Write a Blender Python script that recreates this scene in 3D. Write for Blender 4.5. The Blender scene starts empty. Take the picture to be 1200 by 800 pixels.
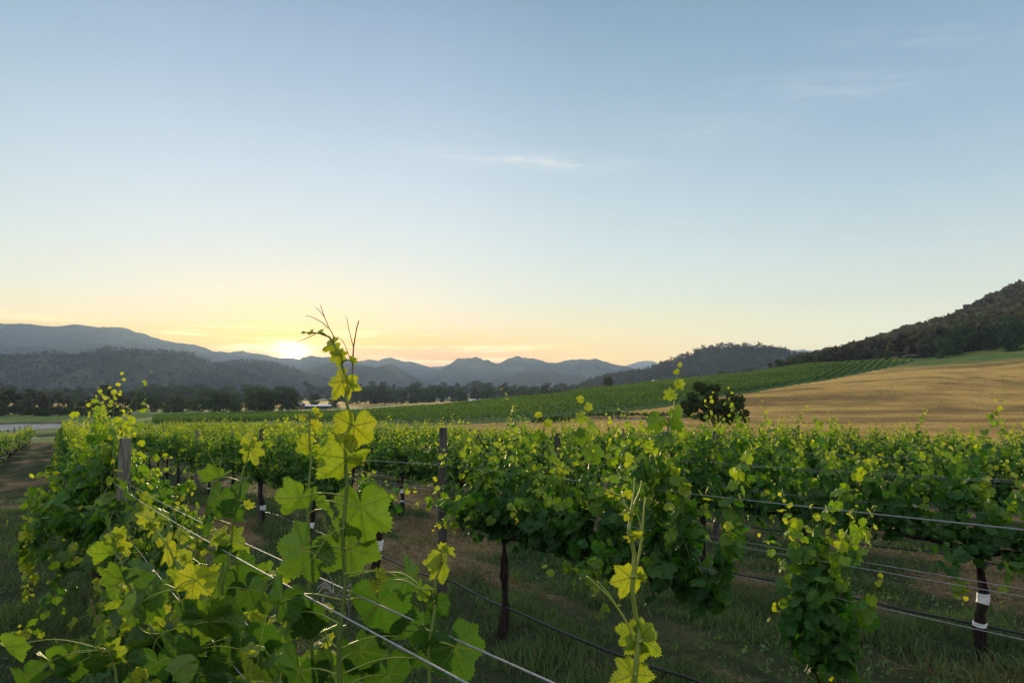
import bpy, math, random
import numpy as np
from mathutils import Vector, Matrix

R = math.radians
sc = bpy.context.scene
COL = sc.collection
TH = math.atan(62 / 800)          # camera pitch
CAMZ = 2.1                        # eye height; ground is near z = 0
CT, ST = math.cos(TH), math.sin(TH)

# ------------------------------------------------------------------ camera
cam = bpy.data.objects.new('camera', bpy.data.cameras.new('camera'))
COL.objects.link(cam)
sc.camera = cam
cam.data.lens = 24
cam.data.sensor_width = 36
cam.data.clip_start = 0.05
cam.data.clip_end = 40000
cam.location = (0, 0, CAMZ)
cam.rotation_euler = (R(90) + TH, 0, 0)

# ------------------------------------------------------------------ light, sky, exposure
SUN_AZ, SUN_EL = R(-18.0), R(3.75)
SUN_STRENGTH = 5.0
HAZE_DENSITY = 8.8e-5
sc.view_settings.view_transform = 'Standard'
sc.view_settings.look = 'None'
EXPOSURE = 0.58
sc.view_settings.exposure = EXPOSURE
sc.view_settings.gamma = 1.0
sc.view_settings.use_curve_mapping = False
sc.cycles.use_denoising = True
sc.cycles.max_bounces = 6
sc.cycles.diffuse_bounces = 3
sc.cycles.transmission_bounces = 4
sc.cycles.transparent_max_bounces = 8
sc.cycles.volume_bounces = 0
sc.cycles.sample_clamp_indirect = 6.0

sd = Vector((math.sin(SUN_AZ) * math.cos(SUN_EL), math.cos(SUN_AZ) * math.cos(SUN_EL), math.sin(SUN_EL)))
sl = bpy.data.lights.new('sun', 'SUN')
sl.energy = SUN_STRENGTH
sl.angle = R(0.6)
sl.color = (1.0, 0.78, 0.42)
so = bpy.data.objects.new('sun', sl)
COL.objects.link(so)
so.rotation_euler = (-sd).to_track_quat('-Z', 'Y').to_euler()


def s2l(c):
    return tuple(((v / 255) / 12.92 if v / 255 <= 0.04045 else ((v / 255 + 0.055) / 1.055) ** 2.4) for v in c)


class Nodes:
    """small helper for writing node trees"""
    def __init__(self, nt):
        self.nt = nt

    def n(self, t, *ins, out=0, **props):
        nd = self.nt.nodes.new(t)
        for k, v in props.items():
            setattr(nd, k, v)
        for i, v in enumerate(ins):
            self.set(nd.inputs[i], v)
        return nd.outputs[out]

    def set(self, sock, v):
        if v is None:
            return
        if isinstance(v, bpy.types.NodeSocket):
            self.nt.links.new(v, sock)
        else:
            if sock.type == 'RGBA' and len(v) == 3:
                v = tuple(v) + (1.0,)
            sock.default_value = v

    def m(self, op, a, b=None, c=None, clamp=False):
        return self.n('ShaderNodeMath', a, b, c, operation=op, use_clamp=clamp)

    def mix(self, f, a, b, blend='MIX'):
        nd = self.nt.nodes.new('ShaderNodeMix')
        nd.data_type = 'RGBA'
        nd.blend_type = blend
        self.set(nd.inputs[0], f)
        self.set(nd.inputs[6], a)
        self.set(nd.inputs[7], b)
        return nd.outputs[2]

    def ramp(self, f, stops, interp='LINEAR'):
        nd = self.nt.nodes.new('ShaderNodeValToRGB')
        cr = nd.color_ramp
        cr.interpolation = interp
        while len(cr.elements) < len(stops):
            cr.elements.new(0.5)
        for e, (p, c) in zip(cr.elements, stops):
            e.position = p
            e.color = tuple(c) + (1.0,) if len(c) == 3 else c
        self.set(nd.inputs[0], f)
        return nd.outputs[0]

    def noise(self, vec, scale, detail=3.0, rough=0.5, out=0):
        nd = self.nt.nodes.new('ShaderNodeTexNoise')
        self.set(nd.inputs['Vector'], vec)
        nd.inputs['Scale'].default_value = scale
        nd.inputs['Detail'].default_value = detail
        nd.inputs['Roughness'].default_value = rough
        return nd.outputs[out]

    def mrange(self, v, a, b, c=0.0, d=1.0, smooth=True):
        nd = self.nt.nodes.new('ShaderNodeMapRange')
        nd.interpolation_type = 'SMOOTHSTEP' if smooth else 'LINEAR'
        for i, x in enumerate((v, a, b, c, d)):
            self.set(nd.inputs[i], x)
        return nd.outputs[0]

    def attr(self, name, out='Fac'):
        nd = self.nt.nodes.new('ShaderNodeAttribute')
        nd.attribute_name = name
        return nd.outputs[out]


world = bpy.data.worlds.new('World')
sc.world = world
world.use_nodes = True
wn = Nodes(world.node_tree)
bg = world.node_tree.nodes['Background']
sky = world.node_tree.nodes.new('ShaderNodeTexSky')
sky.sky_type = 'NISHITA'
sky.sun_disc = False
sky.sun_elevation = SUN_EL
sky.sun_rotation = SUN_AZ
sky.air_density = 1.0
sky.dust_density = 0.6
sky.ozone_density = 1.5
tc = world.node_tree.nodes.new('ShaderNodeTexCoord').outputs['Generated']
sx = world.node_tree.nodes.new('ShaderNodeSeparateXYZ')
wn.set(sx.inputs[0], tc)
dx, dy, dz = sx.outputs
hor = wn.m('SQRT', wn.m('ADD', wn.m('MULTIPLY', dx, dx), wn.m('MULTIPLY', dy, dy)))
az = wn.m('ARCTAN2', dx, dy)
el = wn.m('ARCTAN2', dz, hor)
daz = wn.m('WRAP', wn.m('SUBTRACT', az, SUN_AZ), math.pi, -math.pi)
adaz = wn.m('ABSOLUTE', daz)
eld = wn.m('DIVIDE', wn.m('MULTIPLY', el, 180 / math.pi), 90.0, clamp=True)


AIRLIGHT = (0.33, 0.42, 0.52)


def stops(lst, air=AIRLIGHT):
    """sky colours as seen through the haze box -> radiance outside it"""
    out = []
    for e, c in lst:
        c = s2l(c) if max(c) > 3 else c
        T = math.exp(-HAZE_DENSITY * min(560 / max(math.sin(R(e)), 0.01), 9600))
        out.append((e / 90.0, tuple(max(0.02, (v - (1 - T) * a) / T) * 2 ** -EXPOSURE for v, a in zip(c, air))))
    return out


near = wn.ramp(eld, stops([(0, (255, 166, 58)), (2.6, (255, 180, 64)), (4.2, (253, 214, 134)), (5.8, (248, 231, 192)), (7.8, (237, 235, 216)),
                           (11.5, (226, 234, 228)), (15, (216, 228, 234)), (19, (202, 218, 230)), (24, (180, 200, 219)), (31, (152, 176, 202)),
                           (38, (0.62, 0.74, 0.92)), (55, (0.98, 1.12, 1.34)), (90, (1.08, 1.22, 1.44))], (0.60, 0.58, 0.50)))  # top stops, above the view, brightened as overhead fill in all three ramps
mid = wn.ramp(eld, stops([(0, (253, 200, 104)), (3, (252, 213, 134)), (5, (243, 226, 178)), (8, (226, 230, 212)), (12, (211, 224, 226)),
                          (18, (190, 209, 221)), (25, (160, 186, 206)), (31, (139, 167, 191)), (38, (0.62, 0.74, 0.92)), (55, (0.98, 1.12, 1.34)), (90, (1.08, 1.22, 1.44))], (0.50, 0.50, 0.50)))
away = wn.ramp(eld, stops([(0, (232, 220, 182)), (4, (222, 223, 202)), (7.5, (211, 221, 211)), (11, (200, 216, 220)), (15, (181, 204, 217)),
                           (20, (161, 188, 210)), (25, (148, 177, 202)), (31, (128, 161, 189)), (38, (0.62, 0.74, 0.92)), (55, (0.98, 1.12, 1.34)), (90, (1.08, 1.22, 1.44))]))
c1 = wn.mix(wn.mrange(adaz, R(8), R(27)), near, mid)
c2 = wn.mix(wn.mrange(adaz, R(22), R(52)), c1, away)
c2 = wn.mix(wn.mrange(adaz, R(80), R(125)), c2, (0.74, 0.77, 0.86))      # unseen sky behind the camera, brightened to fill the dark ground
# physical sky, rolled off, blended into the graded one
nish = wn.n('ShaderNodeVectorMath', sky.outputs[0], (0.1, 0.1, 0.1), operation='MULTIPLY')
roll = wn.n('ShaderNodeVectorMath', nish, wn.n('ShaderNodeVectorMath', nish, (0.55, 0.55, 0.55), operation='ADD'), operation='DIVIDE')
c3 = wn.mix(0.10, c2, roll)
# glow round the sun behind the ridge
gx = wn.m('MULTIPLY', daz, 0.42)
gy = wn.m('SUBTRACT', el, R(3.45))
gd = wn.m('SQRT', wn.m('ADD', wn.m('MULTIPLY', gx, gx), wn.m('MULTIPLY', gy, gy)))
glow = wn.m('POWER', 2.718, wn.m('MULTIPLY', gd, -24.0))
c4 = wn.mix(wn.m('MULTIPLY', glow, 1.0, clamp=True), c3, (1.75, 0.90, 0.07))
gw = wn.m('POWER', 2.718, wn.m('MULTIPLY', wn.m('MULTIPLY', gd, gd), -13500.0))
c5 = wn.mix(1.0, c4, wn.mix(gw, (0, 0, 0), (10.0, 7.4, 3.6)), 'ADD')
# low streaks of cloud over the sun
cv = wn.n('ShaderNodeCombineXYZ', wn.m('MULTIPLY', az, 7.0), wn.m('MULTIPLY', el, 95.0), 3.7)
st = wn.noise(cv, 1.0, 5, 0.55)
smask = wn.m('MULTIPLY', wn.mrange(st, 0.47, 0.64), wn.m('MULTIPLY', wn.mrange(el, R(2.0), R(3.0)), wn.mrange(el, R(6.0), R(4.2))))
smask = wn.m('MULTIPLY', smask, wn.mrange(adaz, R(30), R(8)))
c6 = wn.mix(wn.m('MULTIPLY', smask, 0.9), c5, (1.4, 1.06, 0.45))
cv2 = wn.n('ShaderNodeCombineXYZ', wn.m('MULTIPLY', az, 5.0), wn.m('MULTIPLY', el, 80.0), 11.0)
st2 = wn.noise(cv2, 1.0, 4, 0.5)
omask = wn.m('MULTIPLY', wn.mrange(st2, 0.52, 0.66), wn.m('MULTIPLY', wn.mrange(el, R(1.8), R(2.6)), wn.mrange(el, R(4.2), R(3.2))))
omask = wn.m('MULTIPLY', omask, wn.mrange(adaz, R(40), R(12)))
c7 = wn.mix(wn.m('MULTIPLY', omask, 0.55), c6, (0.92, 0.45, 0.10))


# thin high cirrus
def wisp(px, py, w, h, seed, tilt, amount, base):
    a, b = (px - 600) / 800, (400 - py) / 800
    d = (a, CT - b * ST, ST + b * CT)
    a0, e0 = math.atan2(d[0], d[1]), math.atan2(d[2], math.hypot(d[0], d[1]))
    u = wn.m('SUBTRACT', az, a0)
    v = wn.m('SUBTRACT', wn.m('SUBTRACT', el, e0), wn.m('MULTIPLY', u, tilt))
    vec = wn.n('ShaderNodeCombineXYZ', wn.m('MULTIPLY', u, 14.0), wn.m('MULTIPLY', v, 95.0), seed)
    nz = wn.noise(vec, 1.0, 6, 0.6)
    uu, vv = wn.m('DIVIDE', u, w), wn.m('DIVIDE', v, h)
    e = wn.m('POWER', 2.718, wn.m('MULTIPLY', wn.m('ADD', wn.m('MULTIPLY', uu, uu), wn.m('MULTIPLY', vv, vv)), -1.0))
    k = wn.m('MULTIPLY', wn.m('MULTIPLY', e, wn.mrange(nz, 0.30, 0.72)), amount, clamp=True)
    return wn.mix(k, base, tuple(v * 2 ** -EXPOSURE * 1.05 for v in s2l((232, 234, 232))))


c8 = wisp(618, 189, 0.12, 0.010, 1.0, -0.07, 0.95, c7)
c8 = wisp(985, 102, 0.10, 0.016, 5.0, -0.12, 0.24, c8)
c8 = wisp(850, 152, 0.10, 0.02, 8.0, -0.08, 0.16, c8)
c8 = wisp(1080, 45, 0.10, 0.014, 12.0, -0.20, 0.12, c8)
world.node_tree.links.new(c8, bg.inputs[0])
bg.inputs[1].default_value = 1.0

# ------------------------------------------------------------------ helpers
rng = np.random.default_rng(7)
random.seed(7)


def at(px, py, Y):
    a, b = (px - 600) / 800, (400 - py) / 800
    d = np.array((a, CT - b * ST, ST + b * CT))
    return d * (Y / d[1]) + np.array((0, 0, CAMZ))


def upx(px):
    """tangent of the azimuth of a pixel column at the horizon"""
    return (px - 600) / 800 * CT


def zy(y, Y):
    b = (400 - y) / 800
    return (ST + b * CT) / (CT - b * ST) * Y


def smooth(x, a, b):
    t = np.clip((np.asarray(x, float) - a) / (b - a), 0, 1)
    return t * t * (3 - 2 * t)


def _h(ix, iy, s):
    n = (ix.astype(np.int64) * 374761393 + iy.astype(np.int64) * 668265263 + s * 1274126177) & 0x7fffffff
    n = ((n ^ (n >> 13)) * 1274126177) & 0x7fffffff
    n = (n ^ (n >> 16)) & 0xffff
    return n / 65535.0


def vnoise(x, y, s=0):
    x, y = np.asarray(x, float), np.asarray(y, float)
    ix, iy = np.floor(x), np.floor(y)
    fx, fy = x - ix, y - iy
    fx, fy = fx * fx * (3 - 2 * fx), fy * fy * (3 - 2 * fy)
    a, b = _h(ix, iy, s), _h(ix + 1, iy, s)
    c, d = _h(ix, iy + 1, s), _h(ix + 1, iy + 1, s)
    return a + (b - a) * fx + (c - a) * fy + (a - b - c + d) * fx * fy


def fbm(x, y, o=4, s=0):
    t, amp, tot = 0, 1.0, 0
    for i in range(o):
        t = t + amp * vnoise(x * 2 ** i + 17.3 * i, y * 2 ** i - 9.1 * i, s + i)
        tot += amp
        amp *= 0.5
    return t / tot


class MB:
    """collects shapes and builds ONE mesh object"""
    def __init__(self):
        self.v, self.f, self.nv = [], [], 0
        self.tint, self.uv = [], []

    def add(self, v, faces, mat=0, tint=None, uv=None):
        v = np.asarray(v, np.float32).reshape(-1, 3)
        for f in (faces if isinstance(faces, list) else [faces]):
            self.f.append((np.asarray(f, np.int64) + self.nv, mat))
        self.v.append(v)
        n = len(v)
        self.nv += n
        self.tint.append(np.full(n, 0.0, np.float32) if tint is None else np.broadcast_to(np.asarray(tint, np.float32), (n,)))
        self.uv.append(np.zeros((n, 2), np.float32) if uv is None else np.asarray(uv, np.float32))
        return self

    def mesh(self, name, mats, smooth_shade=False):
        me = bpy.data.meshes.new(name)
        v = np.concatenate(self.v)
        me.vertices.add(len(v))
        me.vertices.foreach_set('co', v.ravel())
        loops = np.concatenate([f.ravel() for f, _ in self.f])
        tot = np.concatenate([np.full(len(f), f.shape[1]) for f, _ in self.f])
        mi = np.concatenate([np.full(len(f), m) for f, m in self.f])
        me.loops.add(len(loops))
        me.loops.foreach_set('vertex_index', loops.astype(np.int32))
        me.polygons.add(len(tot))
        me.polygons.foreach_set('loop_start', (np.cumsum(tot) - tot).astype(np.int32))
        me.polygons.foreach_set('material_index', mi.astype(np.int32))
        for m in mats:
            me.materials.append(m)
        a = me.attributes.new('tint', 'FLOAT', 'POINT')
        a.data.foreach_set('value', np.concatenate(self.tint))
        uvl = me.uv_layers.new(name='UVMap')
        uvl.data.foreach_set('uv', np.concatenate(self.uv)[loops].ravel())
        me.update(calc_edges=True)
        me.validate()
        me.polygons.foreach_set('use_smooth', np.full(len(me.polygons), smooth_shade))
        return me

    def build(self, name, mats, parent=None, smooth_shade=False):
        o = bpy.data.objects.new(name, self.mesh(name, mats if isinstance(mats, list) else [mats], smooth_shade))
        COL.objects.link(o)
        if parent is not None:
            o.parent = parent
        return o


def tag(o, label, cat=None, group=None, kind=None):
    o['label'] = label
    if cat:
        o['category'] = cat
    if group:
        o['group'] = group
    if kind:
        o['kind'] = kind
    return o


def empty(name, loc, rz=0.0):
    o = bpy.data.objects.new(name, None)
    COL.objects.link(o)
    o.location = loc
    o.rotation_euler = (0, 0, rz)
    o.empty_display_size = 0.1
    return o


def dup(root, loc, rz=0.0, sc_=1.0, flip=1):
    r = root.copy()
    COL.objects.link(r)
    r.location = loc
    r.rotation_euler = (0, 0, rz)
    r.scale = (sc_, sc_, sc_)
    for ch in root.children:
        c = ch.copy()
        COL.objects.link(c)
        c.parent = r
        for g in ch.children:
            d = g.copy()
            COL.objects.link(d)
            d.parent = c
    return r


def tube(mb, pts, rad, ns=6, mat=0, tint=0.0, cap=True, wob=0.0, seed=0):
    pts = np.asarray(pts, float)
    n = len(pts)
    rad = np.broadcast_to(np.asarray(rad, float), (n,))
    t = np.gradient(pts, axis=0)
    t /= np.linalg.norm(t, axis=1)[:, None] + 1e-12
    ref = np.array((0.0, 0, 1)) if abs(t[:, 2]).mean() < 0.8 else np.array((1.0, 0, 0))
    a = np.cross(t, ref)
    a /= np.linalg.norm(a, axis=1)[:, None] + 1e-12
    b = np.cross(t, a)
    an = np.arange(ns) * 2 * math.pi / ns
    rr = rad[:, None] * np.ones(ns)
    if wob:
        rr = rr * (1 + wob * (np.random.default_rng(seed).random((n, ns)) - 0.5) * 2)
    v = pts[:, None] + rr[..., None] * (np.cos(an)[None, :, None] * a[:, None] + np.sin(an)[None, :, None] * b[:, None])
    i = np.arange(n - 1)[:, None] * ns
    j = np.arange(ns)[None]
    k = (j + 1) % ns
    q = np.stack([i + j, i + k, i + ns + k, i + ns + j], -1).reshape(-1, 4)
    fs = [q]
    if cap:
        fs.append(np.arange(ns)[None, ::-1])
        fs.append(((n - 1) * ns + np.arange(ns))[None])
    mb.add(v.reshape(-1, 3), fs, mat, np.repeat(np.broadcast_to(np.asarray(tint, float), (n,)), ns))


def box(mb, c, s, mat=0, rz=0.0):
    c, s = np.array(c, float), np.array(s, float) / 2
    v = np.array([(x, y, z) for x in (-1, 1) for y in (-1, 1) for z in (-1, 1)], float) * s
    if rz:
        ca, sa = math.cos(rz), math.sin(rz)
        v = np.stack([v[:, 0] * ca - v[:, 1] * sa, v[:, 0] * sa + v[:, 1] * ca, v[:, 2]], 1)
    f = np.array([(0, 1, 3, 2), (4, 6, 7, 5), (0, 4, 5, 1), (2, 3, 7, 6), (0, 2, 6, 4), (1, 5, 7, 3)])
    mb.add(v + c, f, mat)


def spline(pts, per=6):
    """Catmull-Rom through the points"""
    P = np.asarray(pts, float)
    if len(P) < 3:
        t = np.linspace(0, 1, per + 1)[:, None]
        return P[0] * (1 - t) + P[-1] * t
    Q = np.vstack([2 * P[0] - P[1], P, 2 * P[-1] - P[-2]])
    out = []
    for i in range(1, len(Q) - 2):
        p0, p1, p2, p3 = Q[i - 1:i + 3]
        t = np.linspace(0, 1, per, endpoint=False)[:, None]
        out.append(0.5 * (2 * p1 + (p2 - p0) * t + (2 * p0 - 5 * p1 + 4 * p2 - p3) * t ** 2 + (3 * p1 - p0 - 3 * p2 + p3) * t ** 3))
    out.append(P[-1][None])
    return np.vstack(out)


# ------------------------------------------------------------------ materials
def mat(name, fn, **kw):
    m = bpy.data.materials.new(name)
    m.use_nodes = True
    nt = m.node_tree
    for n in list(nt.nodes):
        if n.type != 'OUTPUT_MATERIAL':
            nt.nodes.remove(n)
    fn(Nodes(nt), nt.nodes['Material Output'] if 'Material Output' in nt.nodes else [n for n in nt.nodes if n.type == 'OUTPUT_MATERIAL'][0])
    return m


def principled(N, out, col, rough=0.8, bump=None, bstr=0.3, bdist=0.02, spec=0.3, metal=0.0, connect=True):
    p = N.nt.nodes.new('ShaderNodeBsdfPrincipled')
    N.set(p.inputs['Base Color'], col)
    N.set(p.inputs['Roughness'], rough)
    p.inputs['Specular IOR Level'].default_value = spec
    p.inputs['Metallic'].default_value = metal
    if bump is not None:
        b = N.nt.nodes.new('ShaderNodeBump')
        b.inputs['Strength'].default_value = bstr
        b.inputs['Distance'].default_value = bdist
        N.set(b.inputs['Height'], bump)
        N.nt.links.new(b.outputs[0], p.inputs['Normal'])
    if connect:
        N.nt.links.new(p.outputs[0], out.inputs['Surface'])
    return p


def objco(N):
    return N.nt.nodes.new('ShaderNodeTexCoord').outputs['Object']


def geopos(N):
    return N.nt.nodes.new('ShaderNodeNewGeometry').outputs['Position']


def leafmat(name, veined, mature=(0.018, 0.074, 0.009), young=(0.27, 0.30, 0.020), trans=0.45, tr_boost=2.6):
    def fn(N, out):
        tint = N.attr('tint')
        uv = N.nt.nodes.new('ShaderNodeUVMap').outputs[0]
        rnd = N.nt.nodes.new('ShaderNodeObjectInfo').outputs['Random']
        nz = N.noise(geopos(N), 9.0, 2)
        t = N.m('ADD', tint, N.m('MULTIPLY', N.m('SUBTRACT', nz, 0.5), 0.35), clamp=True)
        col = N.ramp(t, [(0.0, mature), (0.3, (0.040, 0.112, 0.013)), (0.6, (0.115, 0.200, 0.015)), (1.0, young)])
        col = N.mix(N.m('MULTIPLY', rnd, 0.25), col, (0.02, 0.06, 0.02))
        bump = None
        if veined:
            s = N.nt.nodes.new('ShaderNodeSeparateXYZ')
            N.set(s.inputs[0], uv)
            x = N.m('SUBTRACT', N.m('MULTIPLY', s.outputs[0], 4.0), 2.0)
            y = N.m('SUBTRACT', N.m('MULTIPLY', s.outputs[1], 4.0), 2.0)
            best, bal = None, None
            for ang in (90, 90 - 48, 90 + 48, 90 - 104, 90 + 104):
                cx, cy = math.cos(R(ang)), math.sin(R(ang))
                al = N.m('ADD', N.m('MULTIPLY', x, cx), N.m('MULTIPLY', y, cy))
                pe = N.m('ABSOLUTE', N.m('SUBTRACT', N.m('MULTIPLY', y, cx), N.m('MULTIPLY', x, cy)))
                pe = N.m('ADD', pe, N.m('MULTIPLY', N.m('LESS_THAN', al, 0.0), 5.0))
                if best is None:
                    best, bal = pe, al
                else:
                    less = N.m('LESS_THAN', pe, best)
                    bal = N.m('ADD', N.m('MULTIPLY', less, al), N.m('MULTIPLY', N.m('SUBTRACT', 1.0, less), bal))
                    best = N.m('MINIMUM', pe, best)
            wid = N.m('SUBTRACT', 0.024, N.m('MULTIPLY', bal, 0.016))
            main = N.mrange(N.m('SUBTRACT', best, wid), 0.008, -0.004)
            fr = N.m('FRACT', N.m('MULTIPLY', N.m('SUBTRACT', bal, N.m('MULTIPLY', best, 0.8)), 6.5))
            sec = N.mrange(N.m('ABSOLUTE', N.m('SUBTRACT', fr, 0.5)), 0.09, 0.03)
            vein = N.m('MAXIMUM', main, N.m('MULTIPLY', sec, 0.5))
            vor = N.nt.nodes.new('ShaderNodeTexVoronoi')
            N.set(vor.inputs['Vector'], uv)
            vor.inputs['Scale'].default_value = 70.0
            col = N.mix(N.m('MULTIPLY', vein, 0.40), col, (0.24, 0.31, 0.07))
            blot = N.noise(uv, 14.0, 3)
            col = N.mix(N.mrange(blot, 0.45, 0.75, 0.0, 0.35), col, (0.03, 0.075, 0.02))
            spot = N.noise(N.n('ShaderNodeVectorMath', uv, N.n('ShaderNodeCombineXYZ', rnd, rnd, 0.0), operation='ADD'), 22.0, 2)
            col = N.mix(N.mrange(spot, 0.69, 0.73, 0.0, 0.75), col, (0.075, 0.042, 0.014))
            bump = N.m('SUBTRACT', N.m('MULTIPLY', vor.outputs['Distance'], 0.35), vein)
        p = principled(N, out, col, 0.47, bump, 0.8, 0.006, 0.30 if veined else 0.22, connect=False)
        tr = N.nt.nodes.new('ShaderNodeBsdfTranslucent')
        tcol = N.mix(1.0, col, N.mix(t, (1.5, 1.6, 0.7), (3.0, 2.7, 0.8)), 'MULTIPLY')
        if veined:
            tcol = N.mix(N.m('MULTIPLY', vein, 0.75), tcol, (0.05, 0.085, 0.01))
            tcol = N.mix(N.mrange(vor.outputs['Distance'], 0.0, 0.5, 0.0, 0.30), tcol, (0.10, 0.16, 0.012))
        N.set(tr.inputs[0], tcol)
        mx = N.nt.nodes.new('ShaderNodeMixShader')
        mx.inputs[0].default_value = trans
        N.nt.links.new(p.outputs[0], mx.inputs[1])
        N.nt.links.new(tr.outputs[0], mx.inputs[2])
        N.nt.links.new(mx.outputs[0], out.inputs['Surface'])
    return mat(name, fn)


M = {}
M['leaf'] = leafmat('vine_leaf', False)
M['leaf_veined'] = leafmat('vine_leaf_veined', True)


def _stem(N, out):
    c = N.ramp(N.attr('tint'), [(0, (0.06, 0.05, 0.025)), (0.5, (0.085, 0.13, 0.02)), (1, (0.20, 0.24, 0.03))])
    principled(N, out, c, 0.5, spec=0.4)


M['stem'] = mat('green_shoot', _stem)


def _tend(N, out):
    c = N.ramp(N.attr('tint'), [(0, (0.10, 0.055, 0.02)), (0.5, (0.16, 0.10, 0.02)), (1, (0.2, 0.24, 0.03))])
    principled(N, out, c, 0.5)


M['tendril'] = mat('tendril', _tend)


def _bark(N, out):
    o = objco(N)
    mp = N.nt.nodes.new('ShaderNodeMapping')
    N.set(mp.inputs[0], o)
    mp.inputs['Scale'].default_value = (1, 1, 0.18)
    nz = N.noise(mp.outputs[0], 60, 5, 0.65)
    c = N.ramp(nz, [(0.3, (0.008, 0.006, 0.005)), (0.55, (0.03, 0.022, 0.017)), (0.8, (0.075, 0.06, 0.048))])
    principled(N, out, c, 0.95, nz, 0.9, 0.02, 0.1)


M['bark'] = mat('vine_bark', _bark)


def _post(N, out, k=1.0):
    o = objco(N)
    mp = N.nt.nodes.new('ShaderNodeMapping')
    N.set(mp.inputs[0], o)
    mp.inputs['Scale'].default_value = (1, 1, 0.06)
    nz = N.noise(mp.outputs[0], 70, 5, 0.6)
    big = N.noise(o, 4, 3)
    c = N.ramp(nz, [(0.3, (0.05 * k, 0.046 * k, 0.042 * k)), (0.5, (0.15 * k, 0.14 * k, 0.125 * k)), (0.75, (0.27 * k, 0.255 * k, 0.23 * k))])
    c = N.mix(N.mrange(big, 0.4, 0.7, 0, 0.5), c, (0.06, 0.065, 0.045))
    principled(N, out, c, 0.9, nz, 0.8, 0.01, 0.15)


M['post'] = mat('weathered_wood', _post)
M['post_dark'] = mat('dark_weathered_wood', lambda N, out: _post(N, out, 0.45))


def _simple(name, col, rough=0.6, spec=0.3, metal=0.0, var=0.25, scale=20):
    def fn(N, out):
        nz = N.noise(objco(N), scale, 4)
        c = N.mix(N.mrange(nz, 0.35, 0.7, 0, var), col, tuple(0.45 * v for v in col))
        principled(N, out, c, rough, None, spec=spec, metal=metal)
    return mat(name, fn)


M['wire'] = _simple('galvanised_wire', (0.27, 0.27, 0.27), 0.62, 0.4, 0.35, 0.45, 60)
M['drip'] = _simple('black_poly_pipe', (0.012, 0.012, 0.013), 0.45, 0.45)
M['tape'] = _simple('white_plastic', (0.72, 0.72, 0.70), 0.5, 0.4, 0, 0.4, 60)
M['dried'] = _simple('dried_tendril', (0.33, 0.30, 0.27), 0.9, 0.1)
M['roof_light'] = _simple('zinc_roof', (0.55, 0.56, 0.58), 0.4, 0.5, 0.2)
M['roof_dark'] = _simple('dark_roof', (0.12, 0.12, 0.13), 0.5)
M['wall_pale'] = _simple('pale_cladding', (0.55, 0.54, 0.50), 0.7)
M['wall_dark'] = _simple('timber_cladding', (0.10, 0.085, 0.07), 0.8)
M['opening'] = _simple('dark_opening', (0.02, 0.02, 0.022), 0.5)
M['deadwood'] = _simple('bleached_wood', (0.42, 0.40, 0.37), 0.9)


def _treeleaf(name, a, b):
    def fn(N, out):
        rnd = N.nt.nodes.new('ShaderNodeObjectInfo').outputs['Random']
        c = N.mix(N.attr('tint'), a, b)
        c = N.mix(N.m('MULTIPLY', rnd, 0.4), c, (0.055, 0.05, 0.022))
        p = principled(N, out, c, 0.75, connect=False, spec=0.15)
        tr = N.nt.nodes.new('ShaderNodeBsdfTranslucent')
        N.set(tr.inputs[0], N.mix(1.0, c, (1.3, 1.3, 0.7), 'MULTIPLY'))
        mx = N.nt.nodes.new('ShaderNodeMixShader')
        mx.inputs[0].default_value = 0.25
        N.nt.links.new(p.outputs[0], mx.inputs[1])
        N.nt.links.new(tr.outputs[0], mx.inputs[2])
        N.nt.links.new(mx.outputs[0], out.inputs['Surface'])
    return mat(name, fn)


M['gum'] = _treeleaf('gum_leaves', (0.030, 0.046, 0.024), (0.075, 0.088, 0.042))
M['bush'] = _treeleaf('bush_leaves', (0.015, 0.040, 0.011), (0.052, 0.100, 0.024))
M['forest'] = _treeleaf('forest_leaves', (0.018, 0.026, 0.014), (0.125, 0.100, 0.058))
M['farvine'] = _treeleaf('far_vine_leaves', (0.035, 0.085, 0.016), (0.10, 0.17, 0.022))
M['farforest'] = _treeleaf('far_forest_leaves', (0.016, 0.022, 0.015), (0.033, 0.036, 0.024))
M['treebark'] = _simple('tree_bark', (0.07, 0.055, 0.042), 0.9, 0.1)

# ------------------------------------------------------------------ terrain
DS = np.array((-0.5505, 0.8348))      # along the vine rows, away from the camera
DP = np.array((0.8348, 0.5505))       # across the rows, to the right
ROW_RZ = math.atan2(DS[1], DS[0])


def sp(x, y):
    return x * DS[0] + y * DS[1], x * DP[0] + y * DP[1]


def xy(s, p):
    return s * DS[0] + p * DP[0], s * DS[1] + p * DP[1]


def plane_z(x, y):
    s, p = sp(x, y)
    s1 = np.minimum(s, 30)
    z = -2.13 - 0.040 * (np.clip(s1, -12, 30) - 6) - 0.030 * np.clip(s - 30, 0, 120)
    return z - 0.022 * np.clip(p - 3.3, 0, 40) + 0.02 * np.clip(-p - 3, 0, 20)


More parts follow.
